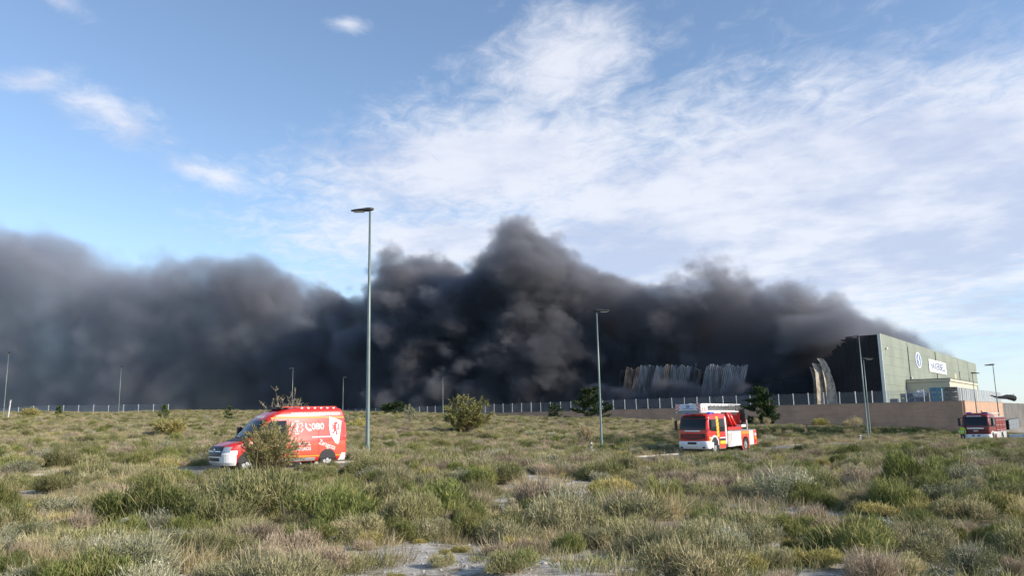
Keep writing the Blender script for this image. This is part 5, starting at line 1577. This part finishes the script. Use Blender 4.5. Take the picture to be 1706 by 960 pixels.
        for k in range(22): rg.bar((x0 + (x1 - x0) * (k + .5) / 22, -w, z0 + .02), (x0 + (x1 - x0) * (k + .5) / 22, w, z0 + .02), .035)
        rg.build('rungs', ALU, r)
    lad(-2.9, 3.0, .52, zl0, zl1 - .03, 'ladder_section')
    lad(-2.2, 3.35, .40, zl0 + .06, zl1 - .12, 'ladder_section')
    bk = empty('rescue_basket'); bk.parent = t
    x0, x1, w = 3.12, 4.05, 1.02
    z0, z1 = 2.92, 3.58
    MB().box(x0, x1, -w, w, z0, z0 + .08).build('basket_floor', ALU, bk, bevel=.02)
    MB().box(x1 - .05, x1, -w, w, z0 + .10, z1).build('front_panel', PWHITE, bk)
    for s in (-1, 1):
        sp_ = MB().box(x0, x1 - .051, s * w - .03, s * w + .03, z0 + .10, z1).build('side_panel', PWHITE, bk)
        for k in range(3):
            y = s * (w - .02 - .0); z = z0 + .12 + k * .2
            MB().add([(x1 + .006, s * (w - .02), z), (x1 + .006, s * (w - .02), z + .1), (x1 + .006, s * (w - .34), z + .3 if z + .3 < z1 else z1), (x1 + .006, s * (w - .34), z + .2 if z + .2 < z1 else z1 - .01)], [(0, 1, 2, 3)]).build('chevron', REDL, bk)
            MB().add([(x1 - .1 - .25 * k, s * (w + .035), z0 + .12), (x1 - .2 - .25 * k, s * (w + .035), z0 + .12), (x1 - .3 - .25 * k, s * (w + .035), z1 - .25), (x1 - .2 - .25 * k, s * (w + .035), z1 - .25)], [(0, 1, 2, 3)]).build('chevron', REDL, bk)
    MB().box(x1 + .004, x1 + .02, -.62, .62, z0 + .22, z1 - .04).build('notice_board', mat('pale_blue_board', (.55, .62, .72), .5), bk)
    MB().box(x1 + .022, x1 + .03, -.14, .14, z1 - .28, z1 - .10).box(x1 + .022, x1 + .03, -.42, .42, z0 + .3, z0 + .34).build('board_mark', mat('slate_print', (.2, .26, .36), .6), bk)
    MB().box(x1 - .02, x1 + .003, -.9, .9, z0 + .02, z0 + .2).build('grey_bumper', mat('grey_rubber', (.25, .26, .28), .7), bk)
    # roof beacons, white roof edge
    MB().box(1.2, 2.2, -1.05, 1.05, 2.872, 2.98).build('white_roof_rack', PWHITE, t, bevel=.03)
    for s in (-1, 1): MB().box(2.45, 2.85, s * .85 - .2, s * .85 + .2, 2.80, 2.98).build('beacon', BLUEL, t, bevel=.03)
    tag(t, 'red and white fire ladder truck with striped rescue basket over its cab', 'fire truck', 'fire engines on the road')
    return t
make_ladder_truck()

# ---- pumper at the right
def make_engine():
    g = gnd(1643, 81)
    t = empty('fire_engine', g, heading(43))
    hw = 1.22
    SHADE_RED = mat('shade_dark_red_paint', (.20, .015, .014), .4, coat=.3, var=.08)  # shade over the engine is put into this darker red
    l = truck_cab(t, .9, 3.4, hw, .62, 2.98, SHADE_RED, PWHITE)
    ws_ = l.front_patch(1.80, 2.68, -1.03, 1.03, .016, 7, 14).build('windscreen', VGLASS, t, smooth=True)
    l.front_patch(2.71, 2.80, -.75, .55, .014, 2, 10).build('name_board', ALU, t)
    l.front_patch(1.50, 1.64, -.78, .70, .016, 1, 8).build('name_plate', PWHITE, t)
    gr = l.front_patch(1.04, 1.46, -1.02, 1.02, .013, 3, 12).build('grille', SHADE_RED, t, smooth=True)
    for k in range(4): l.front_patch(1.08 + k * .09, 1.12 + k * .09, -.95, .95, .024, 1, 10).build('grille_bar', BLACK, gr)
    l.front_patch(1.26, 1.38, -.2, .2, .03, 1, 3).build('badge', CHROME, gr)
    bl = Loft([(.40, 2.6, 3.45, hw - .03, .05, .2, .06), (.5, 2.6, 3.53, hw + .01, .05, .22, .07), (.92, 2.6, 3.54, hw + .015, .05, .22, .07), (1.0, 2.6, 3.5, hw, .05, .22, .07)])
    bu = bl.body().build('front_bumper', PWHITE, t, smooth=True)
    for s in (-1, 1):
        bl.front_patch(.60, .82, s * .72, s * 1.05, .016, 2, 6).build('headlight', LAMPG, bu)
        bl.front_patch(.80, .92, s * .12, s * .36, .016, 1, 3).build('bumper_slot', BLACK, bu)
        l.side_patch([(2.95, 1.70), (2.85, 2.58), (2.1, 2.58), (2.1, 1.66)], s, .010).build('door_window', VGLASS, t)
        l.side_patch([(1.85, 1.66), (1.85, 2.58), (1.05, 2.58), (1.05, 1.66)], s, .010).build('rear_window', VGLASS, t)
        l.side_patch([(3.1, 1.02), (.92, 1.02), (.92, 1.2), (3.1, 1.2)], s, .011).build('white_belt', PWHITE, t)
        l.side_patch(arch(2.4, .62, .70), s, .012).build('mudguard', PWHITE, t)
        l.side_patch(arch(2.4, .52, .68), s, .016).build('wheel_arch', BLACK, t)
        l.side_patch([(2.03, .9), (2.015, .9), (2.015, 2.6), (2.03, 2.6)], s, .012).build('door_gap', BLACK, t)
        wheel(t, 2.4, s * 1.06, .5, .3, s); wheel(t, -1.6, s * 1.04, .5, .36, s)
        m_ = MB().box(3.2, 3.33, s * 1.45 - .11, s * 1.45 + .11, 1.8, 2.6).build('mirror', BLACK, t, bevel=.03)
        MB().bar((3.1, s * 1.1, 2.66), (3.26, s * 1.42, 2.55), .05).bar((3.1, s * 1.18, 1.8), (3.26, s * 1.42, 1.86), .045).build('mirror_arm', BLACK, m_)
        y0, y1 = sorted((s * .3, s * 1.22))
        body = MB().box(-3.4, .85, y0, y1, 1.18, 2.62).build('body_side', SHADE_RED, t, bevel=.03)
        for k in range(3):
            xa = -3.3 + k * 1.38
            sh = MB().box(xa, xa + 1.28, *sorted((s * 1.225, s * 1.24)), 1.25, 2.5).build('roller_shutter', mat('shade_red_shutter', (.22, .03, .028), .5, .2) if (k == 0 and s < 0) else MATS['shade_red_shutter'], t)  # shutter red darkened too, shade held in the colour
            for j in range(5): MB().box(xa + .03, xa + 1.25, *sorted((s * 1.241, s * 1.25)), 1.34 + j * .24, 1.365 + j * .24).build('shutter_ridge', MATS['shade_red_shutter'] if j % 2 else ALU, sh)
        MB().box(-1.0, .85, y0, y1, .5, 1.175).build('low_locker', ALU, t, bevel=.02)
        MB().box(-3.4, -2.2, y0, y1, .5, 1.175).build('low_locker', ALU, t, bevel=.02)
        MB().disc((-1.6, s * 1.18, .62), (0, 1, 0), .66, .07, 24, .54).build('mudguard', PWHITE, t)
    MB().box(-3.4, 3.1, -.45, .45, .55, .9).build('chassis', BLACK, t)
    MB().box(-3.38, .84, -1.18, 1.18, 2.625, 2.70).build('roof_deck', ALU, t)
    lad = MB()
    for s in (.25, .75): lad.bar((-3.3, s, 3.0), (.6, s, 2.98), .06, .1)
    for k in range(13): lad.bar((-3.2 + k * .3, .25, 3.0), (-3.2 + k * .3, .75, 3.0), .035)
    lad.build('roof_ladder', ALU, t)
    MB().tube([(-3.0, -.5, 2.9), (.4, -.5, 2.9)], .16, 10).build('suction_hose', BLACK, t)
    mo = MB().box(.0, .5, -.1, .3, 2.7, 3.05).tube([(.3, .1, 3.0), (1.0, .1, 3.25)], [.09, .06], 8).build('water_monitor', REDL, t)
    lb = MB().box(2.1, 2.5, -.95, .95, 2.985, 3.06).build('light_bar', BLACK, t, bevel=.02)
    for s in (-1, 1): MB().box(2.08, 2.52, s * .7 - .22, s * .7 + .22, 3.062, 3.15).build('beacon', BLUEL, lb, bevel=.03)
    tag(t, 'red fire engine with paint darkened as shade and white bumper before the orange wall', 'fire engine', 'fire engines on the road')
make_engine()

# ---- person in a hi-vis jacket beside the engine
def make_person():
    g = gnd(1605.5, 79)
    root = empty('person', g, heading(30) + math.pi / 2 * 0)
    J = {'pel': (0, 0, .95), 'spn': (0, 0, 1.18), 'chs': (.01, 0, 1.40), 'nck': (.015, 0, 1.53), 'hd': (.03, 0, 1.66), 'top': (.03, 0, 1.77),
         'shl': (0, .19, 1.44), 'ell': (-.03, .27, 1.16), 'wrl': (.08, .26, .93), 'hal': (.11, .255, .85),
         'shr': (0, -.19, 1.44), 'elr': (-.03, -.27, 1.16), 'wrr': (.10, -.25, .95), 'har': (.13, -.245, .87),
         'hil': (0, .10, .90), 'knl': (.03, .12, .50), 'anl': (-.01, .13, .09), 'tol': (.16, .15, .04),
         'hir': (0, -.10, .90), 'knr': (.02, -.12, .50), 'anr': (-.03, -.13, .09), 'tor': (.14, -.15, .04)}
    E = [('pel', 'spn'), ('spn', 'chs'), ('chs', 'nck'), ('nck', 'hd'), ('hd', 'top'), ('chs', 'shl'), ('shl', 'ell'), ('ell', 'wrl'), ('wrl', 'hal'), ('chs', 'shr'), ('shr', 'elr'), ('elr', 'wrr'), ('wrr', 'har'),
         ('pel', 'hil'), ('hil', 'knl'), ('knl', 'anl'), ('anl', 'tol'), ('pel', 'hir'), ('hir', 'knr'), ('knr', 'anr'), ('anr', 'tor')]
    RD = {'pel': .15, 'spn': .145, 'chs': .165, 'nck': .058, 'hd': .10, 'top': .075, 'shl': .085, 'ell': .055, 'wrl': .042, 'hal': .04, 'shr': .085, 'elr': .055, 'wrr': .042, 'har': .04, 'hil': .105, 'knl': .072, 'anl': .05, 'tol': .045, 'hir': .105, 'knr': .072, 'anr': .05, 'tor': .045}
    for hnd, wr in (('hal', 'wrl'), ('har', 'wrr')):
        h = Vector(J[hnd]); d = (h - Vector(J[wr])).normalized(); side = Vector((0, 1, 0)) if hnd == 'hal' else Vector((0, -1, 0))
        for k, (off, ln) in enumerate(((-.027, .075), (-.009, .085), (.009, .08), (.026, .065))):
            a = '%s_f%d' % (hnd, k); b = a + 'b'
            J[a] = tuple(h + Vector((off, 0, 0)) + d * .035 + side * .004); J[b] = tuple(Vector(J[a]) + d * ln * .8 - side * .018)
            E += [(hnd, a), (a, b)]; RD[a] = .011; RD[b] = .009
        a = hnd + '_th'; J[a] = tuple(h + Vector((.045, 0, 0)) + d * .015 - side * .01); RD[a] = .012; E.append((hnd, a))
    keys = list(J)
    me = bpy.data.meshes.new('body'); me.from_pydata([J[k] for k in keys], [(keys.index(a), keys.index(b)) for a, b in E], [])
    o = link('body', me, None, root)
    sk = o.modifiers.new('skin', 'SKIN'); sk.use_smooth_shade = True
    for k, v in zip(keys, me.skin_vertices[0].data): v.radius = (RD[k], RD[k] * (.72 if k in ('pel', 'spn', 'chs') else 1.0)); v.use_root = (k == 'pel')
    for k, v in zip(keys, me.skin_vertices[0].data):
        if k in ('pel', 'spn', 'chs'): v.radius = (RD[k] * .78, RD[k])
    o.modifiers.new('sub', 'SUBSURF').levels = 2
    o.modifiers['sub'].render_levels = 2
    m = bpy.data.materials.new('hi_vis_clothes'); m.use_nodes = True
    t = NT(m.node_tree); b = m.node_tree.nodes['Principled BSDF']; b.inputs['Roughness'].default_value = .8
    s = t.n('ShaderNodeSeparateXYZ', ins={0: t.n('ShaderNodeTexCoord').outputs['Object']})
    z = s.outputs[2]; ay = t.m('ABSOLUTE', s.outputs[1])
    col = t.mix(t.m('GREATER_THAN', z, .92), (.018, .02, .03, 1), (.42, .62, .06, 1))
    band = t.m('MULTIPLY', t.m('GREATER_THAN', z, 1.10), t.m('LESS_THAN', z, 1.16)); col = t.mix(band, col, (.7, .7, .68, 1))
    hand = t.m('MULTIPLY', t.m('LESS_THAN', z, .93), t.m('GREATER_THAN', ay, .205)); col = t.mix(hand, col, (.45, .27, .19, 1))
    col = t.mix(t.m('GREATER_THAN', z, 1.54), col, (.45, .27, .19, 1))
    col = t.mix(t.m('LESS_THAN', z, .1), col, (.012, .012, .012, 1))
    t.put(b.inputs['Base Color'], col)
    me.materials.append(m)
    hm = MB()
    n = 14
    prof = [(.125, 1.70), (.132, 1.73), (.118, 1.79), (.08, 1.835), (.02, 1.85)]
    hm.add([(.03 + r * math.cos(2 * math.pi * k / n), r * .92 * math.sin(2 * math.pi * k / n), z) for r, z in prof for k in range(n)], [(i * n + k, i * n + (k + 1) % n, (i + 1) * n + (k + 1) % n, (i + 1) * n + k) for i in range(4) for k in range(n)] + [tuple(range(4 * n, 5 * n)), tuple(range(n))[::-1]])
    hm.build('helmet', mat('dark_helmet', (.10, .10, .08), .4), root, smooth=True)
    f = MB().box(.115, .132, .018, .045, 1.665, 1.68).box(.115, .132, -.045, -.018, 1.665, 1.68).box(.118, .128, -.025, .025, 1.60, 1.61)
    f.build('eyes_and_mouth', BLACK, root)
    MB().add([(.12, -.014, 1.635), (.12, .014, 1.635), (.15, 0, 1.635), (.122, 0, 1.675)], [(0, 1, 2), (0, 2, 3), (1, 3, 2), (0, 3, 1)]).build('nose', mat('skin', (.45, .27, .19), .6), root)
    tag(root, 'person in yellow-green jacket and dark trousers standing beside the fire engine', 'person')
make_person()

# ------------------------------------------------------------------ smoke
def smoke_volume(name, origin, ex, size, res, outline, label, cfg):
    """closed smoke body: a density grid evaluated from noise fields inside a rotated box (x: along the wind, y: away, z: up)"""
    flip = cfg.get('flip', False)
    if flip:
        origin = origin + ex * size[0]; ex = -ex
    rz = math.atan2(ex.y, ex.x)
    b = MB().box(0, size[0], 0, size[1], 0, size[2])
    o = link(name, b.mesh(name), None)
    o.location = origin; o.rotation_euler = (0, 0, rz)
    ng = bpy.data.node_groups.new(name + '_field', 'GeometryNodeTree')
    ng.interface.new_socket('Geometry', in_out='INPUT', socket_type='NodeSocketGeometry')
    ng.interface.new_socket('Geometry', in_out='OUTPUT', socket_type='NodeSocketGeometry')
    g = NT(ng)
    out = g.n('NodeGroupOutput')
    pos = g.n('GeometryNodeInputPosition').outputs[0]
    # the wind leans every lobe leftwards with height
    sk0 = g.n('ShaderNodeSeparateXYZ', ins={0: pos})
    sgn = (1 if flip else -1) * cfg['lean']
    rawpos = pos
    npos = g.xyz(g.m('ADD', g.m('MULTIPLY', sk0.outputs[0], .85), g.m('MULTIPLY', sk0.outputs[2], sgn)), sk0.outputs[1], sk0.outputs[2])
    # slow domain warp so that lobes curl
    wn = ng.nodes.new('ShaderNodeTexNoise'); wn.inputs['Scale'].default_value = cfg['warp_s']; wn.inputs['Detail'].default_value = 2
    g.put(wn.inputs['Vector'], npos)
    wv = g.n('ShaderNodeVectorMath', operation='SUBTRACT', ins={0: wn.outputs[1], 1: (0.5, 0.5, 0.5)})
    wv = g.n('ShaderNodeVectorMath', operation='SCALE', ins={0: wv.outputs[0]}); wv.inputs['Scale'].default_value = cfg['warp_a']
    wp = g.n('ShaderNodeVectorMath', operation='ADD', ins={0: pos, 1: wv.outputs[0]}).outputs[0]
    wpn = g.n('ShaderNodeVectorMath', operation='ADD', ins={0: npos, 1: wv.outputs[0]}).outputs[0]
    sp = g.n('ShaderNodeSeparateXYZ', ins={0: wp}); x, y, z = sp.outputs
    if flip: x = g.m('SUBTRACT', size[0], x)
    sp0 = g.n('ShaderNodeSeparateXYZ', ins={0: pos}); x0, y0, z0 = sp0.outputs
    if flip: x0 = g.m('SUBTRACT', size[0], x0)
    def curve(pts, lo, hi, src):
        fc = ng.nodes.new('ShaderNodeFloatCurve')
        cm = fc.mapping.curves[0]
        P = [(p[0] / size[0], (p[1] - lo) / (hi - lo)) for p in pts]
        while len(cm.points) < len(P): cm.points.new(0.5, 0.5)
        for q, p in zip(cm.points, P): q.location = p; q.handle_type = 'AUTO'
        fc.mapping.update()
        g.put(fc.inputs[1], g.m('DIVIDE', src, size[0]))
        return g.m('ADD', g.m('MULTIPLY', fc.outputs[0], hi - lo), lo)
    xm = g.m('ADD', g.m('MULTIPLY', x, 0.5), g.m('MULTIPLY', x0, 0.5))
    H = curve(outline['top'], 0, size[2], xm)
    FR = curve(outline['front'], 0, size[1], xm)
    BK = curve(outline['back'], 0, size[1], xm)
    DN = curve(outline['dens'], 0, 1, x0)
    LO = curve(outline['low'], 0, size[2], xm)
    # billows: sharp creases between round lobes at three sizes
    def billow(scale, k):
        vo = ng.nodes.new('ShaderNodeTexVoronoi'); vo.inputs['Scale'].default_value = scale; pass
        g.put(vo.inputs['Vector'], g.n('ShaderNodeVectorMath', operation='ADD', ins={0: wpn, 1: (k * 17.3, k * 5.1, k * 9.7)}).outputs[0])
        return g.m('SUBTRACT', 0.55, vo.outputs['Distance'])
    bl = g.m('MULTIPLY', billow(cfg['b1'], 1), cfg['a1'])
    bl = g.m('ADD', bl, g.m('MULTIPLY', billow(cfg['b1'] * 2.6, 2), cfg['a1'] * 0.55))
    fb = g.noise(wpn, cfg['n_s'], 6, 0.74)
    fine = g.m('MULTIPLY', g.m('SUBTRACT', fb, 0.5), cfg['n_a'])
    disp = g.m('ADD', bl, fine)
    dtop = g.m('SUBTRACT', H, z)
    dfr = g.m('MULTIPLY', g.m('SUBTRACT', y, FR), 1.0)
    dbk = g.m('SUBTRACT', BK, y)
    dlo = g.m('SUBTRACT', z, LO)
    def smin(a, b_, k):
        nd = g.n('ShaderNodeMath', operation='SMOOTH_MIN'); g.put(nd.inputs[0], a); g.put(nd.inputs[1], b_); nd.inputs[2].default_value = k
        return nd.outputs[0]
    sdf = smin(smin(dtop, dfr, cfg['round']), dbk, cfg['round'])
    sdf = smin(sdf, dlo, cfg['round'] * 0.4)
    sdf = g.m('ADD', sdf, disp)
    soft = g.m('ADD', cfg['soft'], g.m('MULTIPLY', g.m('SUBTRACT', 1.0, DN), cfg['soft2']))
    dens = g.ss(g.m('DIVIDE', sdf, soft), 0.0, 1.0)
    inner = g.ss(g.noise(pos, cfg['n_s'] * 0.7, 5, 0.6), 0.30, 0.62)
    dens = g.m('MULTIPLY', dens, g.m('ADD', 0.35, g.m('MULTIPLY', inner, 0.65)))
    dens = g.m('MULTIPLY', dens, DN)
    if 'clip' in cfg:                                          # stays on the burning side of the lit facade
        pa, na_ = cfg['clip']; c0 = (Vector(origin) - pa).dot(na_); c1 = ex.dot(na_); c2 = Vector((-ex.y, ex.x, 0)).dot(na_)
        px_ = g.m('SUBTRACT', size[0], x0) if flip else x0
        aa = g.m('ADD', c0, g.m('ADD', g.m('MULTIPLY', px_, c1), g.m('MULTIPLY', y0, c2)))
        dens = g.m('MULTIPLY', dens, g.ss(aa, 0.6, 3.5))
    # fade at the sides of the box so that no face of it shows
    for c, s_ in ((x0, size[0]), (y0, size[1]), (z0, size[2])):
        dens = g.m('MULTIPLY', dens, g.ss(c, s_, s_ - cfg['edge']))
    dens = g.m('MULTIPLY', dens, g.ss(x0, 0.0, cfg['edge']))
    dens = g.m('MULTIPLY', dens, g.ss(y0, 0.0, 2.0))
    vc = ng.nodes.new('GeometryNodeVolumeCube')
    g.put(vc.inputs['Density'], dens)
    vc.inputs['Min'].default_value = (0, 0, 0); vc.inputs['Max'].default_value = size
    vc.inputs['Resolution X'].default_value = res[0]; vc.inputs['Resolution Y'].default_value = res[1]; vc.inputs['Resolution Z'].default_value = res[2]
    sm = ng.nodes.new('GeometryNodeSetMaterial'); sm.inputs['Material'].default_value = cfg['mat']
    g.put(sm.inputs[0], vc.outputs[0])
    g.put(out.inputs[0], sm.outputs[0])
    o.modifiers.new('field', 'NODES').node_group = ng
    o.data.materials.append(cfg['mat'])
    tag(o, label, 'smoke', kind='stuff')
    return o

def smoke_mat(name, col, density, aniso=0.15, far=None):
    m = bpy.data.materials.new(name); m.use_nodes = True
    nt = m.node_tree; nt.nodes.clear()
    t = NT(nt)
    ox = t.n('ShaderNodeSeparateXYZ', ins={0: t.n('ShaderNodeTexCoord').outputs['Object']}).outputs[0]
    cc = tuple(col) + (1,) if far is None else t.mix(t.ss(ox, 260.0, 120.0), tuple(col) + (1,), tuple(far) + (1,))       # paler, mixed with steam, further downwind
    pv_ = t.n('ShaderNodeVolumePrincipled', ins={'Color': cc, 'Density': density, 'Anisotropy': aniso})
    t.n('ShaderNodeOutputMaterial', ins={'Volume': pv_.outputs[0]})
    return m

SX = Vector((-0.916, 0.401, 0)).normalized(); SY = Vector((0.401, 0.916, 0)).normalized()
SO = Vector((88, 158, YARD - 3.0))
SMOKE_TOP = [(-220, 340), (-150, 355), (-90, 350), (-30, 352), (20, 362), (60, 362), (110, 395), (150, 425), (190, 405), (225, 425), (260, 440), (300, 405), (345, 412), (385, 400), (425, 420), (460, 455), (500, 490), (540, 470),
             (575, 455), (605, 492), (630, 545), (655, 450), (690, 415), (730, 432), (775, 445), (815, 420), (840, 388), (875, 378), (915, 390), (950, 415), (990, 432), (1030, 458), (1062, 474), (1095, 463),
             (1130, 455), (1165, 440), (1195, 420), (1225, 424), (1255, 444), (1285, 470), (1330, 474), (1370, 494), (1410, 514), (1445, 532), (1475, 548)]
def to_smoke(px, py, s):
    """pixel -> (t, height) on the vertical sheet at depth s in the smoke frame"""
    d = ray(px, py)
    k = (SO + SY * s - CAM).dot(SY) / d.dot(SY)
    p = CAM + d * k - SO
    return p.dot(SX), p.z
tops = sorted(to_smoke(px, py, 30) for px, py in SMOKE_TOP)
SL, SW, SH = 420.0, 74.0, 104.0
def fr_at(px):
    return to_smoke(px, 680, 20)[0]
tops = [(max(0, min(SL, t)), max(1, min(SH, h - 4.5))) for t, h in tops if -8 < t < SL + 30]
# keep at most ~40 points, strictly increasing
tt = []
for p in tops:
    if not tt or p[0] - tt[-1][0] > 2.0: tt.append(p)
def front_s(px, extra=0.0):
    """depth (in the smoke frame) of the warehouse front plane in column px"""
    d = ray(px, 660)
    nrm = Vector((FD.x, FD.y, 0))
    k = (A0 - CAM).dot(nrm) / d.dot(nrm)
    p = CAM + d * k - SO
    return p.dot(SX), p.dot(SY) + extra
fr = [front_s(px, e) for px, e in ((1480, 14), (1440, 12), (1400, 8), (1360, 6), (1300, 6), (1240, 7), (1140, 8), (1050, 6), (980, 0), (900, -8), (800, -18))]
fr = [(max(0, t), max(2, min(SW, s))) for t, s in fr] + [(190, 20), (260, 14), (SL, 12)]
fr = sorted(fr)
ff = []
for p in fr:
    if not ff or p[0] - ff[-1][0] > 1.5: ff.append(p)
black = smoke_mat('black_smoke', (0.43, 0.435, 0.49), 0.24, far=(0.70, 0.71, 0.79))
black2 = smoke_mat('roof_edge_smoke', (0.41, 0.43, 0.50), 0.24)
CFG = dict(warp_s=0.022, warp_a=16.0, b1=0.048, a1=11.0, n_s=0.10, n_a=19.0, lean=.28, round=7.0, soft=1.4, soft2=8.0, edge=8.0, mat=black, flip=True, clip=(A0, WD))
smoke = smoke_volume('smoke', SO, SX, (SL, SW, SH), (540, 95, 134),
                     dict(top=tt, front=ff, back=[(0, 60), (60, 64), (150, 66), (SL, 66)], low=[(0, 0), (SL, 0)],
                          dens=[(0, .95), (60, 1.0), (150, 1.0), (185, .75), (225, .42), (300, .26), (SL, .21)]),
                     'huge bank of black smoke drifting from the burning warehouse', CFG)
RC = dict(CFG, warp_s=0.06, warp_a=4.0, b1=0.16, a1=2.6, n_s=0.2, n_a=3.0, round=2.0, soft=1.5, soft2=5.0, edge=3.0, flip=False, mat=black2)
RC.pop('clip')
rs = smoke_volume('roof_smoke', A0 + Vector((0, 0, ROOF - YARD - 2.5)) - FD * 2 + WD * 0.8, FD, (158, 26, 15), (230, 40, 30),
                  dict(top=[(0, 9.5), (20, 9), (45, 8.0), (70, 8.5), (95, 7.5), (120, 6.5), (140, 5.0), (158, 3.0)], front=[(0, 1.5), (158, 1.5)], back=[(0, 22), (158, 20)], low=[(0, 0), (158, 0)],
                       dens=[(0, .8), (60, .7), (110, .55), (158, .3)]),
                  'low grey smoke rolling over the warehouse roof edge', RC)

grey = smoke_mat('grey_smoke', (0.40, 0.41, 0.47), 0.85)
GC = dict(RC, warp_s=0.10, warp_a=2.5, b1=0.17, a1=2.2, n_s=0.28, n_a=3.4, round=1.5, soft=1.2, soft2=2.0, edge=2.0, mat=grey)
ga0 = front_ab(1262)[0]; ga1 = front_ab(985)[0]
GL = ga1 - ga0
gs = smoke_volume('ground_smoke', L2(A0, ga1, -8.5, YARD + .05), -WD, (GL, 9.0, 12.0), (int(GL * 2.2), 22, 30),
                  dict(top=[(0, 7.5), (GL * .1, 7.0), (GL * .25, 6.2), (GL * .4, 5.6), (GL * .5, 7.4), (GL * .62, 6.8), (GL * .75, 5.4), (GL * .86, 4.8), (GL * .92, 7.0), (GL * .96, 6.0), (GL, 1.0)], front=[(0, 2.0), (GL, 2.0)], back=[(0, 8.0), (GL, 8.0)], low=[(0, 0), (GL, 0)],
                       dens=[(0, .8), (GL * .3, .7), (GL * .7, .6), (GL * .85, .6), (GL, 1.0)]),
                  'pale grey smoke curling low before the drooping wall sheets', GC)
